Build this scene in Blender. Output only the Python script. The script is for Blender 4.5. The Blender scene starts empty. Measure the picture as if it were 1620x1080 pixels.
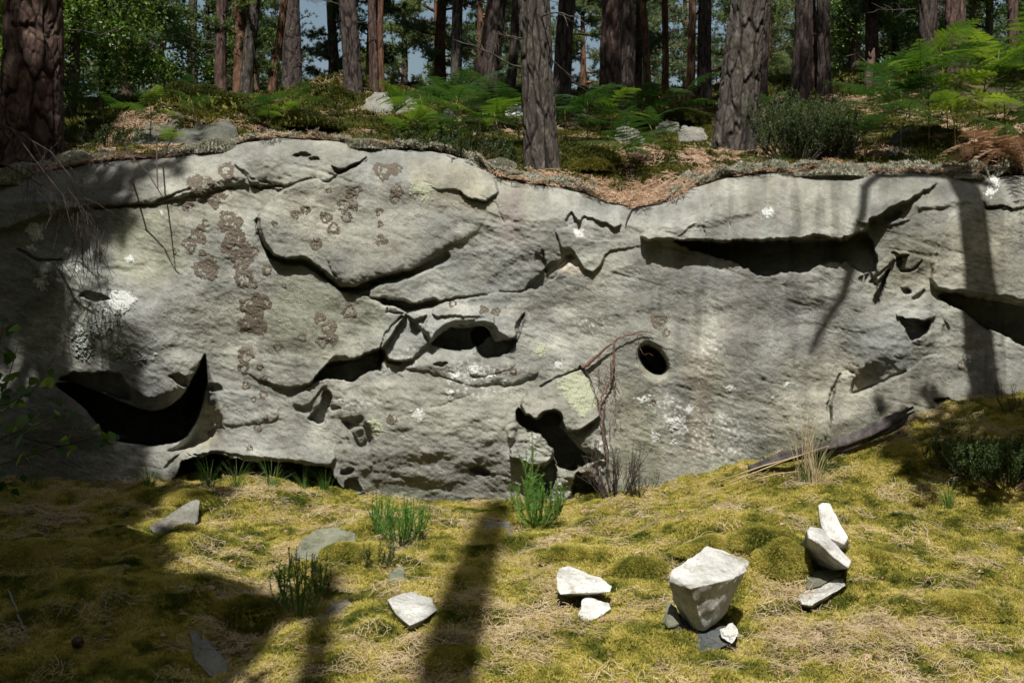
import bpy, math, random
import numpy as np
from mathutils import Vector, Matrix, Euler

sc = bpy.context.scene
COL = sc.collection
R = math.radians

# ------------------------------------------------------------------ camera, sky, sun, exposure
FPX = 1737.0                      # focal length in photograph pixels (photograph 1620 x 1080)
CAM = np.array([0.0, -8.0, 0.0])  # eye height above the bank is about 1.5 m; z = 0 is the eye
cam_d = bpy.data.cameras.new('camera')
cam = bpy.data.objects.new('camera', cam_d)
COL.objects.link(cam)
cam.location = CAM
cam.rotation_euler = (R(90), 0, 0)
cam_d.sensor_width = 36.0
cam_d.lens = 36.0 * FPX / 1620.0
cam_d.clip_start = 0.05
cam_d.clip_end = 500.0
cam_d.dof.use_dof = True
cam_d.dof.focus_distance = 8.2
cam_d.dof.aperture_fstop = 11.0
sc.camera = cam

SUN_EL, SUN_AZ = 58.0, 3.0        # the sun stands behind the camera, a little to the left
S = Vector((-math.sin(R(SUN_AZ)) * math.cos(R(SUN_EL)), -math.cos(R(SUN_AZ)) * math.cos(R(SUN_EL)), math.sin(R(SUN_EL))))
world = bpy.data.worlds.new('World')
sc.world = world
world.use_nodes = True
wn = world.node_tree
wn.nodes.clear()
sky = wn.nodes.new('ShaderNodeTexSky')
sky.sky_type = 'NISHITA'
sky.sun_disc = False
sky.sun_elevation = R(SUN_EL)
sky.sun_rotation = R(180 + SUN_AZ)
sky.air_density = 1.7
sky.dust_density = 3.0
bg = wn.nodes.new('ShaderNodeBackground')
bg.inputs[1].default_value = 0.06
wo = wn.nodes.new('ShaderNodeOutputWorld')
wn.links.new(sky.outputs[0], bg.inputs[0])
wn.links.new(bg.outputs[0], wo.inputs[0])
sun_d = bpy.data.lights.new('sun', 'SUN')
sun_d.energy = 5.0
sun_d.angle = R(0.5)
sun_d.color = (1.0, 0.97, 0.92)
sun = bpy.data.objects.new('sun', sun_d)
COL.objects.link(sun)
sun.location = (-2, -14, 20)
sun.rotation_euler = S.to_track_quat('Z', 'Y').to_euler()
sc.view_settings.view_transform = 'Standard'
sc.view_settings.look = 'None'
sc.view_settings.gamma = 1.0
sc.view_settings.exposure = 0.48
sc.view_settings.use_curve_mapping = False
sc.render.engine = 'CYCLES'
sc.cycles.use_denoising = True
sc.cycles.max_bounces = 6
sc.cycles.diffuse_bounces = 3
sc.cycles.glossy_bounces = 2
sc.cycles.transmission_bounces = 3
sc.cycles.transparent_max_bounces = 4

# ------------------------------------------------------------------ noise
_rg = np.random.RandomState(7)
_TAB = _rg.rand(512, 512)
_T3 = _rg.rand(64, 64, 64)


def vn(x, y, seed=0):
    x = x + seed * 37.17; y = y + seed * 91.73
    xi = np.floor(x).astype(np.int64); yi = np.floor(y).astype(np.int64)
    fx = x - xi; fy = y - yi
    fx = fx * fx * (3 - 2 * fx); fy = fy * fy * (3 - 2 * fy)
    a = _TAB[xi & 511, yi & 511]; b = _TAB[(xi + 1) & 511, yi & 511]
    c = _TAB[xi & 511, (yi + 1) & 511]; d = _TAB[(xi + 1) & 511, (yi + 1) & 511]
    return (a * (1 - fx) + b * fx) * (1 - fy) + (c * (1 - fx) + d * fx) * fy


def fbm(x, y, octv=4, seed=0, gain=0.5):
    s = 0; a = 1.0; t = 0
    ca, sa = math.cos(0.6), math.sin(0.6)
    for k in range(octv):
        s = s + a * (vn(x, y, seed + k * 3) - 0.5); t += a
        x, y = (ca * x - sa * y) * 2.03, (sa * x + ca * y) * 2.03
        a *= gain
    return s / t * 2.0            # about -1 .. 1


def ridged(x, y, octv=3, seed=0):
    s = 0; a = 1.0; t = 0
    for k in range(octv):
        s = s + a * (1 - np.abs(vn(x, y, seed + k * 5) * 2 - 1)); t += a
        x = x * 2.1 + 3.3; y = y * 2.1 + 1.7; a *= 0.5
    return s / t


def vn3(p, f, seed=0):
    q = p * f + seed * 13.37
    i = np.floor(q).astype(np.int64); w = q - i; w = w * w * (3 - 2 * w)
    r = 0
    for dx in (0, 1):
        for dy in (0, 1):
            for dz in (0, 1):
                wt = (w[:, 0] if dx else 1 - w[:, 0]) * (w[:, 1] if dy else 1 - w[:, 1]) * (w[:, 2] if dz else 1 - w[:, 2])
                r = r + wt * _T3[(i[:, 0] + dx) & 63, (i[:, 1] + dy) & 63, (i[:, 2] + dz) & 63]
    return r


def fbm3(p, f, octv=3, seed=0):
    s = 0; a = 1.0; t = 0
    for k in range(octv):
        s = s + a * (vn3(p, f, seed + k) - 0.5); t += a; f *= 2.1; a *= 0.5
    return s / t * 2


def worley(x, y, seed=0, per=0):
    """F1, F2 - F1 of jittered cells (periodic in x when per > 0)."""
    xi = np.floor(x).astype(np.int64); yi = np.floor(y).astype(np.int64)
    f1 = np.full(x.shape, 9.0); f2 = np.full(x.shape, 9.0)
    for dx in (-1, 0, 1):
        for dy in (-1, 0, 1):
            cx = xi + dx; cy = yi + dy
            hx = (cx % per) if per else cx
            jx = _TAB[(hx + seed * 17) & 511, cy & 511]; jy = _TAB[(cy + seed * 29) & 511, (hx + 101) & 511]
            d = np.hypot(cx + jx - x, cy + jy - y)
            f2 = np.minimum(f2, np.maximum(f1, d)); f1 = np.minimum(f1, d)
    return f1, f2 - f1


def interp(x, pts):
    a = np.array(pts, float)
    return np.interp(x, a[:, 0], a[:, 1])


def sstep(a, b, x):
    t = np.clip((x - a) / (b - a), 0, 1)
    return t * t * (3 - 2 * t)


# ------------------------------------------------------------------ object helpers
def tag(o, label=None, cat=None, group=None, kind=None):
    if label: o['label'] = label
    if cat: o['category'] = cat
    if group: o['group'] = group
    if kind: o['kind'] = kind
    return o


def empty(name, loc=(0, 0, 0), rz=0.0):
    o = bpy.data.objects.new(name, None)
    o.empty_display_size = 0.1
    COL.objects.link(o)
    o.location = loc; o.rotation_euler = (0, 0, rz)
    return o


def mesh_np(name, V, F, smooth=True, mat=None, attrs=None):
    """V (n,3); F (m,3) or (m,4), or a list of the two; attrs {name: (n,3) colour or (n,) float}."""
    me = bpy.data.meshes.new(name)
    V = np.asarray(V, np.float32)
    Fs = F if isinstance(F, list) else [F]
    Fs = [np.asarray(f, np.int32) for f in Fs if len(f)]
    nl = sum(f.size for f in Fs); npoly = sum(len(f) for f in Fs)
    me.vertices.add(len(V)); me.vertices.foreach_set('co', V.ravel())
    me.loops.add(nl); me.loops.foreach_set('vertex_index', np.concatenate([f.ravel() for f in Fs]))
    me.polygons.add(npoly)
    tot = np.concatenate([np.full(len(f), f.shape[1], np.int32) for f in Fs])
    st = np.concatenate([[0], np.cumsum(tot)[:-1]]).astype(np.int32)
    me.polygons.foreach_set('loop_start', st)
    if smooth:
        me.polygons.foreach_set('use_smooth', np.ones(npoly, bool))
    me.update(calc_edges=True)
    for k, v in (attrs or {}).items():
        v = np.asarray(v, np.float32)
        if v.ndim == 2:
            a = me.attributes.new(k, 'FLOAT_COLOR', 'POINT')
            c = np.ones((len(V), 4), np.float32); c[:, :3] = v
            a.data.foreach_set('color', c.ravel())
        else:
            a = me.attributes.new(k, 'FLOAT', 'POINT')
            a.data.foreach_set('value', v)
    if mat: me.materials.append(mat)
    return me


def link(name, me, parent=None):
    o = bpy.data.objects.new(name, me)
    COL.objects.link(o)
    if parent is not None: o.parent = parent
    return o


def copy_tree(o, parent=None):
    c = o.copy(); COL.objects.link(c)
    if parent is not None: c.parent = parent
    for ch in o.children: copy_tree(ch, c)
    return c


class MB:
    """Collects vertices and faces for one mesh."""
    def __init__(s): s.V = []; s.T = []; s.Q = []; s.n = 0

    def add(s, V, T=None, Q=None):
        V = np.asarray(V, float)
        if T is not None and len(T): s.T.append(np.asarray(T) + s.n)
        if Q is not None and len(Q): s.Q.append(np.asarray(Q) + s.n)
        s.V.append(V); s.n += len(V)

    def tube(s, P, rad, n=6, cap=True):
        P = np.asarray(P, float); m = len(P)
        rad = np.broadcast_to(np.asarray(rad, float), (m,))
        T = np.gradient(P, axis=0); T /= np.linalg.norm(T, axis=1)[:, None] + 1e-9
        ref = np.array([0, 0, 1.0]) if abs(T[0, 2]) < 0.9 else np.array([1.0, 0, 0])
        A = np.cross(T, ref); A /= np.linalg.norm(A, axis=1)[:, None] + 1e-9
        B = np.cross(T, A)
        a = np.arange(n) * 2 * math.pi / n
        V = P[:, None, :] + rad[:, None, None] * (np.cos(a)[None, :, None] * A[:, None, :] + np.sin(a)[None, :, None] * B[:, None, :])
        V = V.reshape(-1, 3)
        i = np.arange(m - 1)[:, None] * n; j = np.arange(n)[None, :]; j2 = (j + 1) % n
        Q = np.stack([i + j, i + j2, i + n + j2, i + n + j], -1).reshape(-1, 4)
        Tt = []
        if cap:
            V = np.vstack([V, P[:1], P[-1:]])
            c0, c1 = m * n, m * n + 1
            for k in range(n):
                Tt.append((c0, (k + 1) % n, k)); Tt.append((c1, (m - 1) * n + k, (m - 1) * n + (k + 1) % n))
        s.add(V, Tt, Q)

    def mesh(s, name, mat=None, smooth=True, attrs=None):
        V = np.vstack(s.V)
        F = []
        if s.Q: F.append(np.vstack(s.Q))
        if s.T: F.append(np.vstack(s.T))
        return mesh_np(name, V, F, smooth, mat, attrs)

    def build(s, name, mat=None, parent=None, smooth=True):
        return link(name, s.mesh(name, mat, smooth), parent)


# ------------------------------------------------------------------ materials
def newmat(name):
    m = bpy.data.materials.new(name); m.use_nodes = True
    nt = m.node_tree; nt.nodes.clear()
    out = nt.nodes.new('ShaderNodeOutputMaterial')
    return m, nt, out


def N(nt, t, **kw):
    n = nt.nodes.new(t)
    for k, v in kw.items():
        if k.startswith('i_'):
            n.inputs[int(k[2:])].default_value = v
        else:
            setattr(n, k, v)
    return n


def noise(nt, vec, scale, detail=4, rough=0.55, dist=0.0):
    n = N(nt, 'ShaderNodeTexNoise')
    n.inputs['Scale'].default_value = scale; n.inputs['Detail'].default_value = detail
    n.inputs['Roughness'].default_value = rough; n.inputs['Distortion'].default_value = dist
    if vec is not None: nt.links.new(vec, n.inputs['Vector'])
    return n.outputs['Fac']


def ramp(nt, fac, stops):
    r = N(nt, 'ShaderNodeValToRGB')
    e = r.color_ramp.elements
    while len(e) < len(stops): e.new(0.5)
    for k, (p, c) in enumerate(stops):
        e[k].position = p; e[k].color = (*c, 1) if len(c) == 3 else c
    nt.links.new(fac, r.inputs[0])
    return r.outputs[0]


def mix(nt, fac, a, b, mode='MIX'):
    m = N(nt, 'ShaderNodeMix', data_type='RGBA', blend_type=mode)
    for s_, v in ((m.inputs[0], fac), (m.inputs[6], a), (m.inputs[7], b)):
        if isinstance(v, (int, float)): s_.default_value = v
        elif isinstance(v, (tuple, list)): s_.default_value = (*v, 1) if len(v) == 3 else v
        else: nt.links.new(v, s_)
    return m.outputs[2]


def geo_pos(nt):
    return N(nt, 'ShaderNodeNewGeometry').outputs['Position']


def obj_co(nt, scale=None):
    c = N(nt, 'ShaderNodeTexCoord').outputs['Object']
    if scale is None: return c
    mp = N(nt, 'ShaderNodeMapping'); mp.inputs['Scale'].default_value = scale
    nt.links.new(c, mp.inputs[0])
    return mp.outputs[0]


def bump(nt, h, strength, dist, prev=None):
    b = N(nt, 'ShaderNodeBump'); b.inputs['Strength'].default_value = strength; b.inputs['Distance'].default_value = dist
    nt.links.new(h, b.inputs['Height'])
    if prev is not None: nt.links.new(prev, b.inputs['Normal'])
    return b.outputs['Normal']


def surf(nt, out, color, rough=0.9, normal=None, spec=0.25):
    p = N(nt, 'ShaderNodeBsdfPrincipled')
    if isinstance(color, tuple): p.inputs['Base Color'].default_value = (*color, 1)
    else: nt.links.new(color, p.inputs['Base Color'])
    p.inputs['Roughness'].default_value = rough
    p.inputs['Specular IOR Level'].default_value = spec
    if normal is not None: nt.links.new(normal, p.inputs['Normal'])
    nt.links.new(p.outputs[0], out.inputs[0])
    return p


def leafmat(name, cols, scale=6.0, trans=0.35, rough=0.5, spec=0.3, tcol=None, detail=3):
    """Foliage: noise-varied colour, part of the light passing through."""
    m, nt, out = newmat(name)
    f = noise(nt, geo_pos(nt), scale, detail)
    oi = N(nt, 'ShaderNodeObjectInfo')
    ad = N(nt, 'ShaderNodeMath', operation='MULTIPLY_ADD')
    nt.links.new(oi.outputs['Random'], ad.inputs[0]); ad.inputs[1].default_value = 0.16; nt.links.new(f, ad.inputs[2])
    k = len(cols)
    c = ramp(nt, ad.outputs[0], [(0.36 + 0.40 * i / max(1, k - 1), cols[i]) for i in range(k)])
    p = N(nt, 'ShaderNodeBsdfPrincipled'); p.inputs['Roughness'].default_value = rough
    p.inputs['Specular IOR Level'].default_value = spec
    nt.links.new(c, p.inputs['Base Color'])
    tr = N(nt, 'ShaderNodeBsdfTranslucent')
    nt.links.new(mix(nt, 1.0, c, tcol or (1.15, 1.2, 0.6), 'MULTIPLY'), tr.inputs[0])
    ms = N(nt, 'ShaderNodeMixShader'); ms.inputs[0].default_value = trans
    nt.links.new(p.outputs[0], ms.inputs[1]); nt.links.new(tr.outputs[0], ms.inputs[2])
    nt.links.new(ms.outputs[0], out.inputs[0])
    return m


def make_rock_mat(name, attr=True, base=(0.36, 0.355, 0.30), bs=1.0):
    m, nt, out = newmat(name)
    pos = geo_pos(nt)
    if attr:
        a = N(nt, 'ShaderNodeAttribute', attribute_name='col').outputs['Color']
    else:
        a = ramp(nt, noise(nt, obj_co(nt), 6.0, 7, 0.7), [(0.34, (base[0] * 0.42, base[1] * 0.40, base[2] * 0.30)), (0.46, tuple(c * 0.85 for c in base)), (0.7, tuple(min(1, c * 1.12) for c in base))])
        li_ = ramp(nt, noise(nt, obj_co(nt), 21.0, 6, 0.75), [(0.58, (1, 1, 1)), (0.66, (0.62, 0.66, 0.55))])
        a = mix(nt, 1.0, a, li_, 'MULTIPLY')
    g = noise(nt, pos, 190.0, 3, 0.65)
    grain = ramp(nt, g, [(0.30, (0.72, 0.71, 0.69)), (0.5, (0.98, 0.98, 0.98)), (0.72, (1.22, 1.22, 1.20))])
    c = mix(nt, 1.0, a, grain, 'MULTIPLY')
    mott = ramp(nt, noise(nt, pos, 26.0, 5, 0.65), [(0.32, (0.83, 0.82, 0.78)), (0.62, (1.08, 1.08, 1.08))])
    c = mix(nt, 1.0, c, mott, 'MULTIPLY')
    # pores: dark pin-prick pits
    pit = ramp(nt, noise(nt, pos, 75.0, 2, 0.5), [(0.27, (0.62, 0.60, 0.56)), (0.36, (1, 1, 1))])
    c = mix(nt, 1.0, c, pit, 'MULTIPLY')
    area = N(nt, 'ShaderNodeMapRange'); nt.links.new(noise(nt, pos, 1.7, 3, 0.6), area.inputs[0])
    area.inputs[1].default_value = 0.36; area.inputs[2].default_value = 0.62; area.inputs[3].default_value = 0.22; area.inputs[4].default_value = 1.0
    h1 = N(nt, 'ShaderNodeMath', operation='MULTIPLY'); nt.links.new(noise(nt, pos, 14.0, 7, 0.72), h1.inputs[0]); nt.links.new(area.outputs[0], h1.inputs[1])
    n1 = bump(nt, h1.outputs[0], 0.7 * bs, 0.035)
    h2 = N(nt, 'ShaderNodeMath', operation='MULTIPLY'); nt.links.new(noise(nt, pos, 75.0, 6, 0.8), h2.inputs[0]); nt.links.new(area.outputs[0], h2.inputs[1])
    n2 = bump(nt, h2.outputs[0], 1.0 * bs, 0.02, n1)
    surf(nt, out, c, 0.93, n2, 0.2)
    return m
# ------------------------------------------------------------------ the sandstone outcrop
# The cliff is a closed relief surface about 8 m away. Its features are given where the eye sees them
# (u, v in photograph pixels) and as real relief in metres: h > 0 stands proud, h < 0 is a hollow.
def cat_rom(P, k=6):
    P = np.array(P, float); n = len(P); o = []
    for i in range(n):
        p0, p1, p2, p3 = P[i - 1], P[i], P[(i + 1) % n], P[(i + 2) % n]
        for t in np.arange(k) / k:
            o.append(0.5 * (2 * p1 + (p2 - p0) * t + (2 * p0 - 5 * p1 + 4 * p2 - p3) * t * t + (3 * p1 - p0 - 3 * p2 + p3) * t ** 3))
    return np.array(o)


def sdf(x, y, P):
    """Signed distance to a closed polygon, positive inside."""
    d = np.full(x.shape, 1e9); ins = np.zeros(x.shape, bool)
    n = len(P)
    for i in range(n):
        ax, ay = P[i - 1]; bx, by = P[i]
        ex, ey = bx - ax, by - ay
        L = ex * ex + ey * ey + 1e-9
        t = np.clip(((x - ax) * ex + (y - ay) * ey) / L, 0, 1)
        d = np.minimum(d, (x - ax - t * ex) ** 2 + (y - ay - t * ey) ** 2)
        c = ((ay > y) != (by > y)) & (x < (bx - ax) * (y - ay) / (by - ay + 1e-12) + ax)
        ins ^= c
    d = np.sqrt(d)
    return np.where(ins, d, -d)


def line_d(x, y, P):
    d = np.full(x.shape, 1e9)
    for (ax, ay), (bx, by) in zip(P[:-1], P[1:]):
        ex, ey = bx - ax, by - ay; L = ex * ex + ey * ey + 1e-9
        t = np.clip(((x - ax) * ex + (y - ay) * ey) / L, 0, 1)
        d = np.minimum(d, np.hypot(x - ax - t * ex, y - ay - t * ey))
    return d


RIM = [(-400, 330), (-150, 300), (0, 284), (70, 274), (130, 262), (200, 254), (250, 252), (320, 243), (390, 226), (440, 219), (520, 224), (600, 236), (680, 240),
       (740, 252), (790, 284), (830, 292), (880, 296), (925, 308), (960, 324), (1000, 331), (1045, 325), (1090, 300), (1150, 283), (1220, 275),
       (1330, 273), (1480, 277), (1620, 280), (1900, 290), (2100, 295)]
FOOT = [(-400, 765), (0, 764), (250, 768), (400, 772), (560, 782), (720, 795), (880, 793), (960, 783), (1050, 772), (1110, 758), (1240, 716), (1430, 667), (1540, 641), (1620, 630), (1900, 590), (2100, 570)]

# (polygon, h, softness px, ramp ((x0,y0,h0),(x1,y1,h1)) or None, profile)
FEAT = []


def F(P, h=0.0, soft=3, ramp=None, prof='s', smooth=True, warp=1.0):
    FEAT.append((cat_rom(P) if smooth else np.array(P, float), h, soft, ramp, prof, warp))


# broad swells
F([(60, 380), (300, 360), (380, 480), (340, 620), (250, 660), (110, 600), (50, 480)], 0.19, 150)
F([(110, 560), (215, 545), (320, 555), (318, 590), (285, 630), (250, 644), (215, 640), (180, 622), (150, 600)], 0, 22, ((210, 560, 0.0), (230, 640, 0.10)))
F([(900, 420), (1150, 440), (1330, 500), (1300, 690), (1050, 760), (960, 700), (920, 560)], 0.12, 190)
F([(520, 610), (700, 560), (830, 600), (860, 760), (700, 800), (530, 780)], 0.11, 110)
# the large upper flake, proud at its lower and left edge
F([(405, 347), (422, 322), (452, 298), (498, 280), (520, 287), (548, 268), (610, 262), (700, 268), (790, 290), (850, 310), (872, 340), (850, 372), (800, 366), (750, 372), (715, 390), (680, 410), (640, 430), (600, 438), (588, 447), (540, 455), (505, 427), (480, 411), (446, 408), (428, 402), (414, 382)],
  0, 5, ((640, 290, 0.0), (520, 430, 0.12)))
# its belly rolls under towards the second slab
F([(588, 446), (600, 438), (640, 430), (680, 408), (715, 388), (750, 372), (760, 330), (600, 330), (520, 400), (545, 450)], 0, 26, ((640, 330, 0.0), (640, 430, 0.07)), prof='r')
# second slab below it
F([(585, 470), (600, 446), (650, 434), (720, 410), (800, 392), (842, 384), (858, 410), (846, 440), (836, 458), (780, 463), (720, 470), (690, 476), (650, 477), (605, 474)], 0, 4, ((720, 400, 0.0), (650, 477, 0.085)))
# lower left slab that ends above the dark pocket
F([(330, 440), (430, 404), (500, 428), (545, 458), (588, 471), (640, 490), (634, 507), (606, 553), (556, 568), (520, 575), (500, 606), (430, 610), (360, 560)], 0, 6, ((430, 470, 0.0), (600, 545, 0.12)))
F([(497, 608), (508, 588), (520, 573), (556, 566), (606, 551), (602, 584), (580, 590), (562, 606), (540, 603), (520, 600)], -0.24, 4)
F([(515, 575), (530, 562), (548, 562), (552, 572), (520, 582)], -0.03, 6)
# tongue-shaped stone right of the pocket
F([(603, 560), (612, 530), (634, 500), (655, 490), (686, 484), (674, 512), (692, 528), (664, 555), (640, 570), (618, 572)], 0, 7, ((680, 490, 0.0), (615, 560, 0.09)), prof='r')
F([(645, 512), (660, 500), (676, 495), (668, 520), (655, 532)], -0.06, 7)
# step line crossing the middle
F([(690, 479), (760, 467), (836, 460), (868, 436), (905, 408), (960, 440), (960, 520), (830, 520), (760, 500), (690, 500)], 0, 2.5, ((760, 462, 0.035), (790, 505, 0.0)))
# central broken hollow
F([(640, 492), (700, 480), (800, 478), (838, 492), (833, 510), (815, 540), (790, 536), (775, 518), (752, 512), (722, 515), (700, 524), (684, 545), (668, 525)], 0, 9, ((740, 480, 0.0), (735, 522, 0.10)))
F([(683, 546), (698, 526), (720, 516), (748, 514), (772, 520), (776, 531), (756, 546), (735, 556), (706, 553)], -0.30, 5)
F([(744, 524), (762, 516), (776, 524), (789, 541), (815, 533), (811, 549), (803, 560), (776, 567), (757, 560), (752, 545)], -0.24, 4)
F([(749, 508), (762, 505), (780, 499), (783, 516), (776, 524), (760, 515)], 0.035, 3)
F([(818, 512), (825, 500), (834, 496), (828, 510), (820, 530), (814, 534)], -0.07, 3)
F([(690, 560), (740, 560), (800, 570), (850, 575), (840, 600), (760, 610), (680, 590), (640, 580)], 0.05, 22, prof='r')
F([(745, 575), (800, 567), (820, 577), (790, 590), (750, 592)], 0.03, 10, prof='r')
F([(690, 575), (708, 574), (704, 582), (692, 581)], -0.05, 4)
# small cleft and rough pocket low on the left
F([(490, 658), (502, 640), (516, 618), (527, 627), (522, 648), (514, 667), (500, 668)], -0.11, 5)
F([(520, 640), (540, 645), (530, 650)], -0.05, 3)
F([(462, 640), (490, 640), (508, 618), (520, 612), (515, 600), (490, 608), (470, 622)], 0.03, 7)
F([(540, 668), (552, 658), (575, 660), (588, 680), (594, 700), (588, 712), (566, 714), (556, 700)], -0.08, 10)
F([(555, 680), (572, 676), (580, 690), (568, 702)], 0.05, 6)
F([(745, 742), (757, 736), (772, 742), (776, 752), (762, 754), (752, 750)], -0.07, 4)
F([(538, 745), (560, 742), (556, 752), (540, 754)], -0.06, 4)
F([(738, 790), (770, 788), (800, 800), (760, 812)], -0.05, 5)
F([(545, 762), (565, 758), (572, 775), (545, 780)], -0.06, 5)
# undercut along the foot, left of centre
F([(286, 800), (284, 742), (296, 728), (318, 722), (345, 719), (372, 726), (400, 730), (440, 729), (480, 733), (520, 737), (526, 750), (528, 800)], -1.0, 4)
F([(300, 716), (345, 708), (440, 712), (525, 700), (527, 734), (480, 731), (430, 727), (372, 722), (345, 716), (318, 720)], 0, 7, ((420, 700, 0.0), (420, 730, 0.05)))
# the crescent cavity
F([(86, 606), (100, 590), (150, 586), (190, 590), (215, 618), (240, 632), (278, 622), (300, 595), (322, 556), (334, 600), (340, 635), (352, 668), (340, 705), (300, 716), (235, 715), (180, 708), (150, 684), (125, 655), (100, 628)], -0.07, 20)
F([(88, 608), (112, 605), (136, 611), (165, 622), (193, 634), (214, 643), (240, 648), (262, 644), (284, 628), (300, 604), (313, 580), (324, 559), (328, 588), (327, 612), (318, 648), (304, 676), (286, 697), (240, 705), (190, 700), (168, 688), (146, 662), (120, 634)], -1.0, 6, warp=0.35)
F([(324, 562), (338, 602), (347, 640), (358, 668), (346, 704), (300, 719), (262, 716), (288, 694), (306, 662), (316, 620)], -0.22, 17, warp=0.6)
F([(92, 600), (120, 589), (160, 590), (188, 588), (200, 606), (206, 632), (180, 626), (140, 612)], -0.16, 5)
F([(270, 596), (284, 588), (296, 594), (298, 606), (288, 610), (276, 604)], -0.08, 5)
F([(288, 640), (310, 600), (322, 600), (316, 640), (300, 660)], -0.10, 10)
F([(330, 608), (345, 604), (350, 616), (334, 620)], -0.04, 5)
F([(330, 684), (350, 672), (356, 684), (340, 694)], -0.05, 5)
F([(330, 622), (352, 616), (420, 625), (440, 660), (380, 672), (348, 668)], 0.03, 14, prof='r')
# block with the yellow crust, standing proud over a black recess
F([(822, 640), (834, 622), (858, 604), (880, 596), (920, 580), (932, 592), (944, 620), (951, 655), (946, 664), (925, 676), (908, 683), (892, 676), (884, 652), (862, 655), (846, 662), (832, 654)], 0, 4, ((890, 590, 0.02), (880, 660, 0.14)))
F([(818, 645), (846, 662), (862, 655), (882, 652), (888, 676), (917, 703), (944, 728), (922, 734), (897, 743), (878, 735), (869, 708), (855, 688), (836, 676), (820, 668)], -0.42, 4, warp=1.3)
F([(820, 690), (836, 678), (856, 687), (868, 706), (872, 722), (860, 735), (838, 740), (822, 728), (806, 720)], 0, 6, ((830, 680, 0.06), (850, 735, 0.11)), warp=1.6)
F([(842, 742), (860, 737), (872, 728), (880, 745), (874, 782), (852, 790), (845, 770)], -0.22, 4, warp=1.4)
F([(905, 700), (950, 668), (960, 700), (958, 735), (940, 722)], 0.05, 12, warp=1.5)
F([(880, 760), (896, 745), (915, 742), (905, 790), (880, 795)], 0.04, 8, warp=1.6)
F([(911, 745), (930, 752), (957, 784), (950, 800), (908, 795)], -0.24, 4)
F([(800, 672), (820, 668), (818, 690), (802, 700)], 0.05, 8)
F([(915, 742), (930, 732), (944, 730), (958, 770), (945, 768), (930, 752)], 0.05, 5)
# top left: shelves and small pits
F([(372, 262), (400, 240), (440, 236), (520, 240), (560, 250), (586, 254), (560, 262), (536, 274), (520, 287), (498, 281), (470, 290), (446, 296), (420, 290)], 0, 6, ((470, 240, 0.05), (480, 292, 0.03)), warp=1.3)
F([(522, 262), (540, 267), (556, 260), (584, 250), (576, 257), (556, 268), (542, 276), (532, 272)], -0.08, 3)
F([(466, 246), (478, 241), (490, 246), (482, 252), (470, 252)], -0.05, 4)
F([(486, 250), (500, 248), (503, 255), (490, 257)], -0.04, 3)
F([(252, 300), (330, 272), (372, 262), (420, 290), (446, 296), (440, 300), (400, 292), (340, 300), (270, 318), (130, 330), (60, 330), (60, 300)], 0, 18, ((240, 280, 0.0), (250, 315, 0.07)), prof='r')
F([(660, 278), (690, 262), (740, 256), (780, 280), (790, 300), (786, 308), (768, 318), (752, 316), (738, 312), (728, 302), (694, 301)], 0, 5, ((730, 262, 0.0), (755, 314, 0.055)))
F([(690, 315), (740, 322), (770, 345), (800, 352), (790, 366), (740, 360), (700, 345)], 0.015, 14)
# the notch, small hood and nose at the top centre
F([(862, 452), (838, 458), (828, 462), (846, 440), (862, 424), (884, 412), (900, 400), (904, 410), (884, 432)], -0.05, 4, warp=1.6)
F([(842, 420), (858, 428), (866, 415), (846, 400)], -0.03, 7)
F([(878, 366), (892, 361), (908, 366), (930, 378), (962, 382), (1000, 375), (1060, 362), (1100, 352), (1060, 380), (1000, 392), (960, 404), (952, 420), (940, 430), (924, 426), (912, 412), (904, 396), (892, 396), (882, 384)], 0, 4, ((960, 360, 0.01), (915, 425, 0.055)))
F([(895, 408), (905, 400), (912, 410), (918, 422), (902, 418)], -0.04, 3)
F([(905, 330), (930, 322), (952, 336), (985, 346), (975, 356), (930, 346), (912, 348)], 0, 4, ((940, 326, 0.0), (940, 350, 0.05)), warp=1.4)
F([(890, 345), (905, 336), (912, 350), (898, 358)], -0.05, 5, warp=1.4)
F([(968, 350), (1060, 335), (1130, 320), (1200, 330), (1170, 352), (1090, 368), (1010, 372), (985, 362)], 0.03, 16)
# the long brow on the right and the recess below it
F([(1010, 372), (1090, 340), (1180, 300), (1330, 285), (1480, 283), (1440, 316), (1402, 334), (1378, 350), (1372, 366), (1352, 377), (1320, 380), (1300, 374), (1240, 380), (1160, 383), (1110, 381), (1062, 383)], 0, 7, ((1220, 290, 0.0), (1230, 380, 0.17)))
F([(1064, 385), (1110, 382), (1240, 380), (1330, 378), (1368, 370), (1384, 392), (1388, 430), (1390, 448), (1372, 447), (1350, 424), (1326, 418), (1300, 420), (1270, 428), (1235, 432), (1210, 440), (1180, 424), (1150, 410), (1108, 400)], 0, 5, ((1200, 380, -0.36), (1210, 440, -0.12)), warp=1.5)
F([(1352, 440), (1372, 430), (1388, 448), (1396, 440), (1420, 410), (1440, 400), (1424, 395), (1400, 405), (1380, 430)], 0.05, 6)
F([(1384, 486), (1384, 470), (1394, 450), (1402, 432), (1410, 425), (1402, 450), (1392, 480)], -0.11, 3)
F([(1410, 398), (1420, 399), (1428, 412), (1424, 425), (1416, 410)], -0.06, 2.5)
F([(1424, 425), (1440, 424), (1460, 412), (1452, 424), (1430, 432)], -0.04, 3)
F([(1426, 456), (1438, 454), (1442, 460), (1432, 462)], -0.07, 3)
F([(1446, 464), (1462, 458), (1452, 474), (1442, 470)], -0.05, 4)
F([(1355, 352), (1372, 338), (1410, 318), (1446, 304), (1440, 316), (1400, 340), (1372, 356)], 0.04, 5)
F([(1395, 356), (1420, 346), (1440, 344), (1420, 354), (1400, 360)], 0.02, 3)
F([(1395, 345), (1412, 334), (1430, 332), (1420, 345), (1404, 352)], -0.045, 5)
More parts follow.
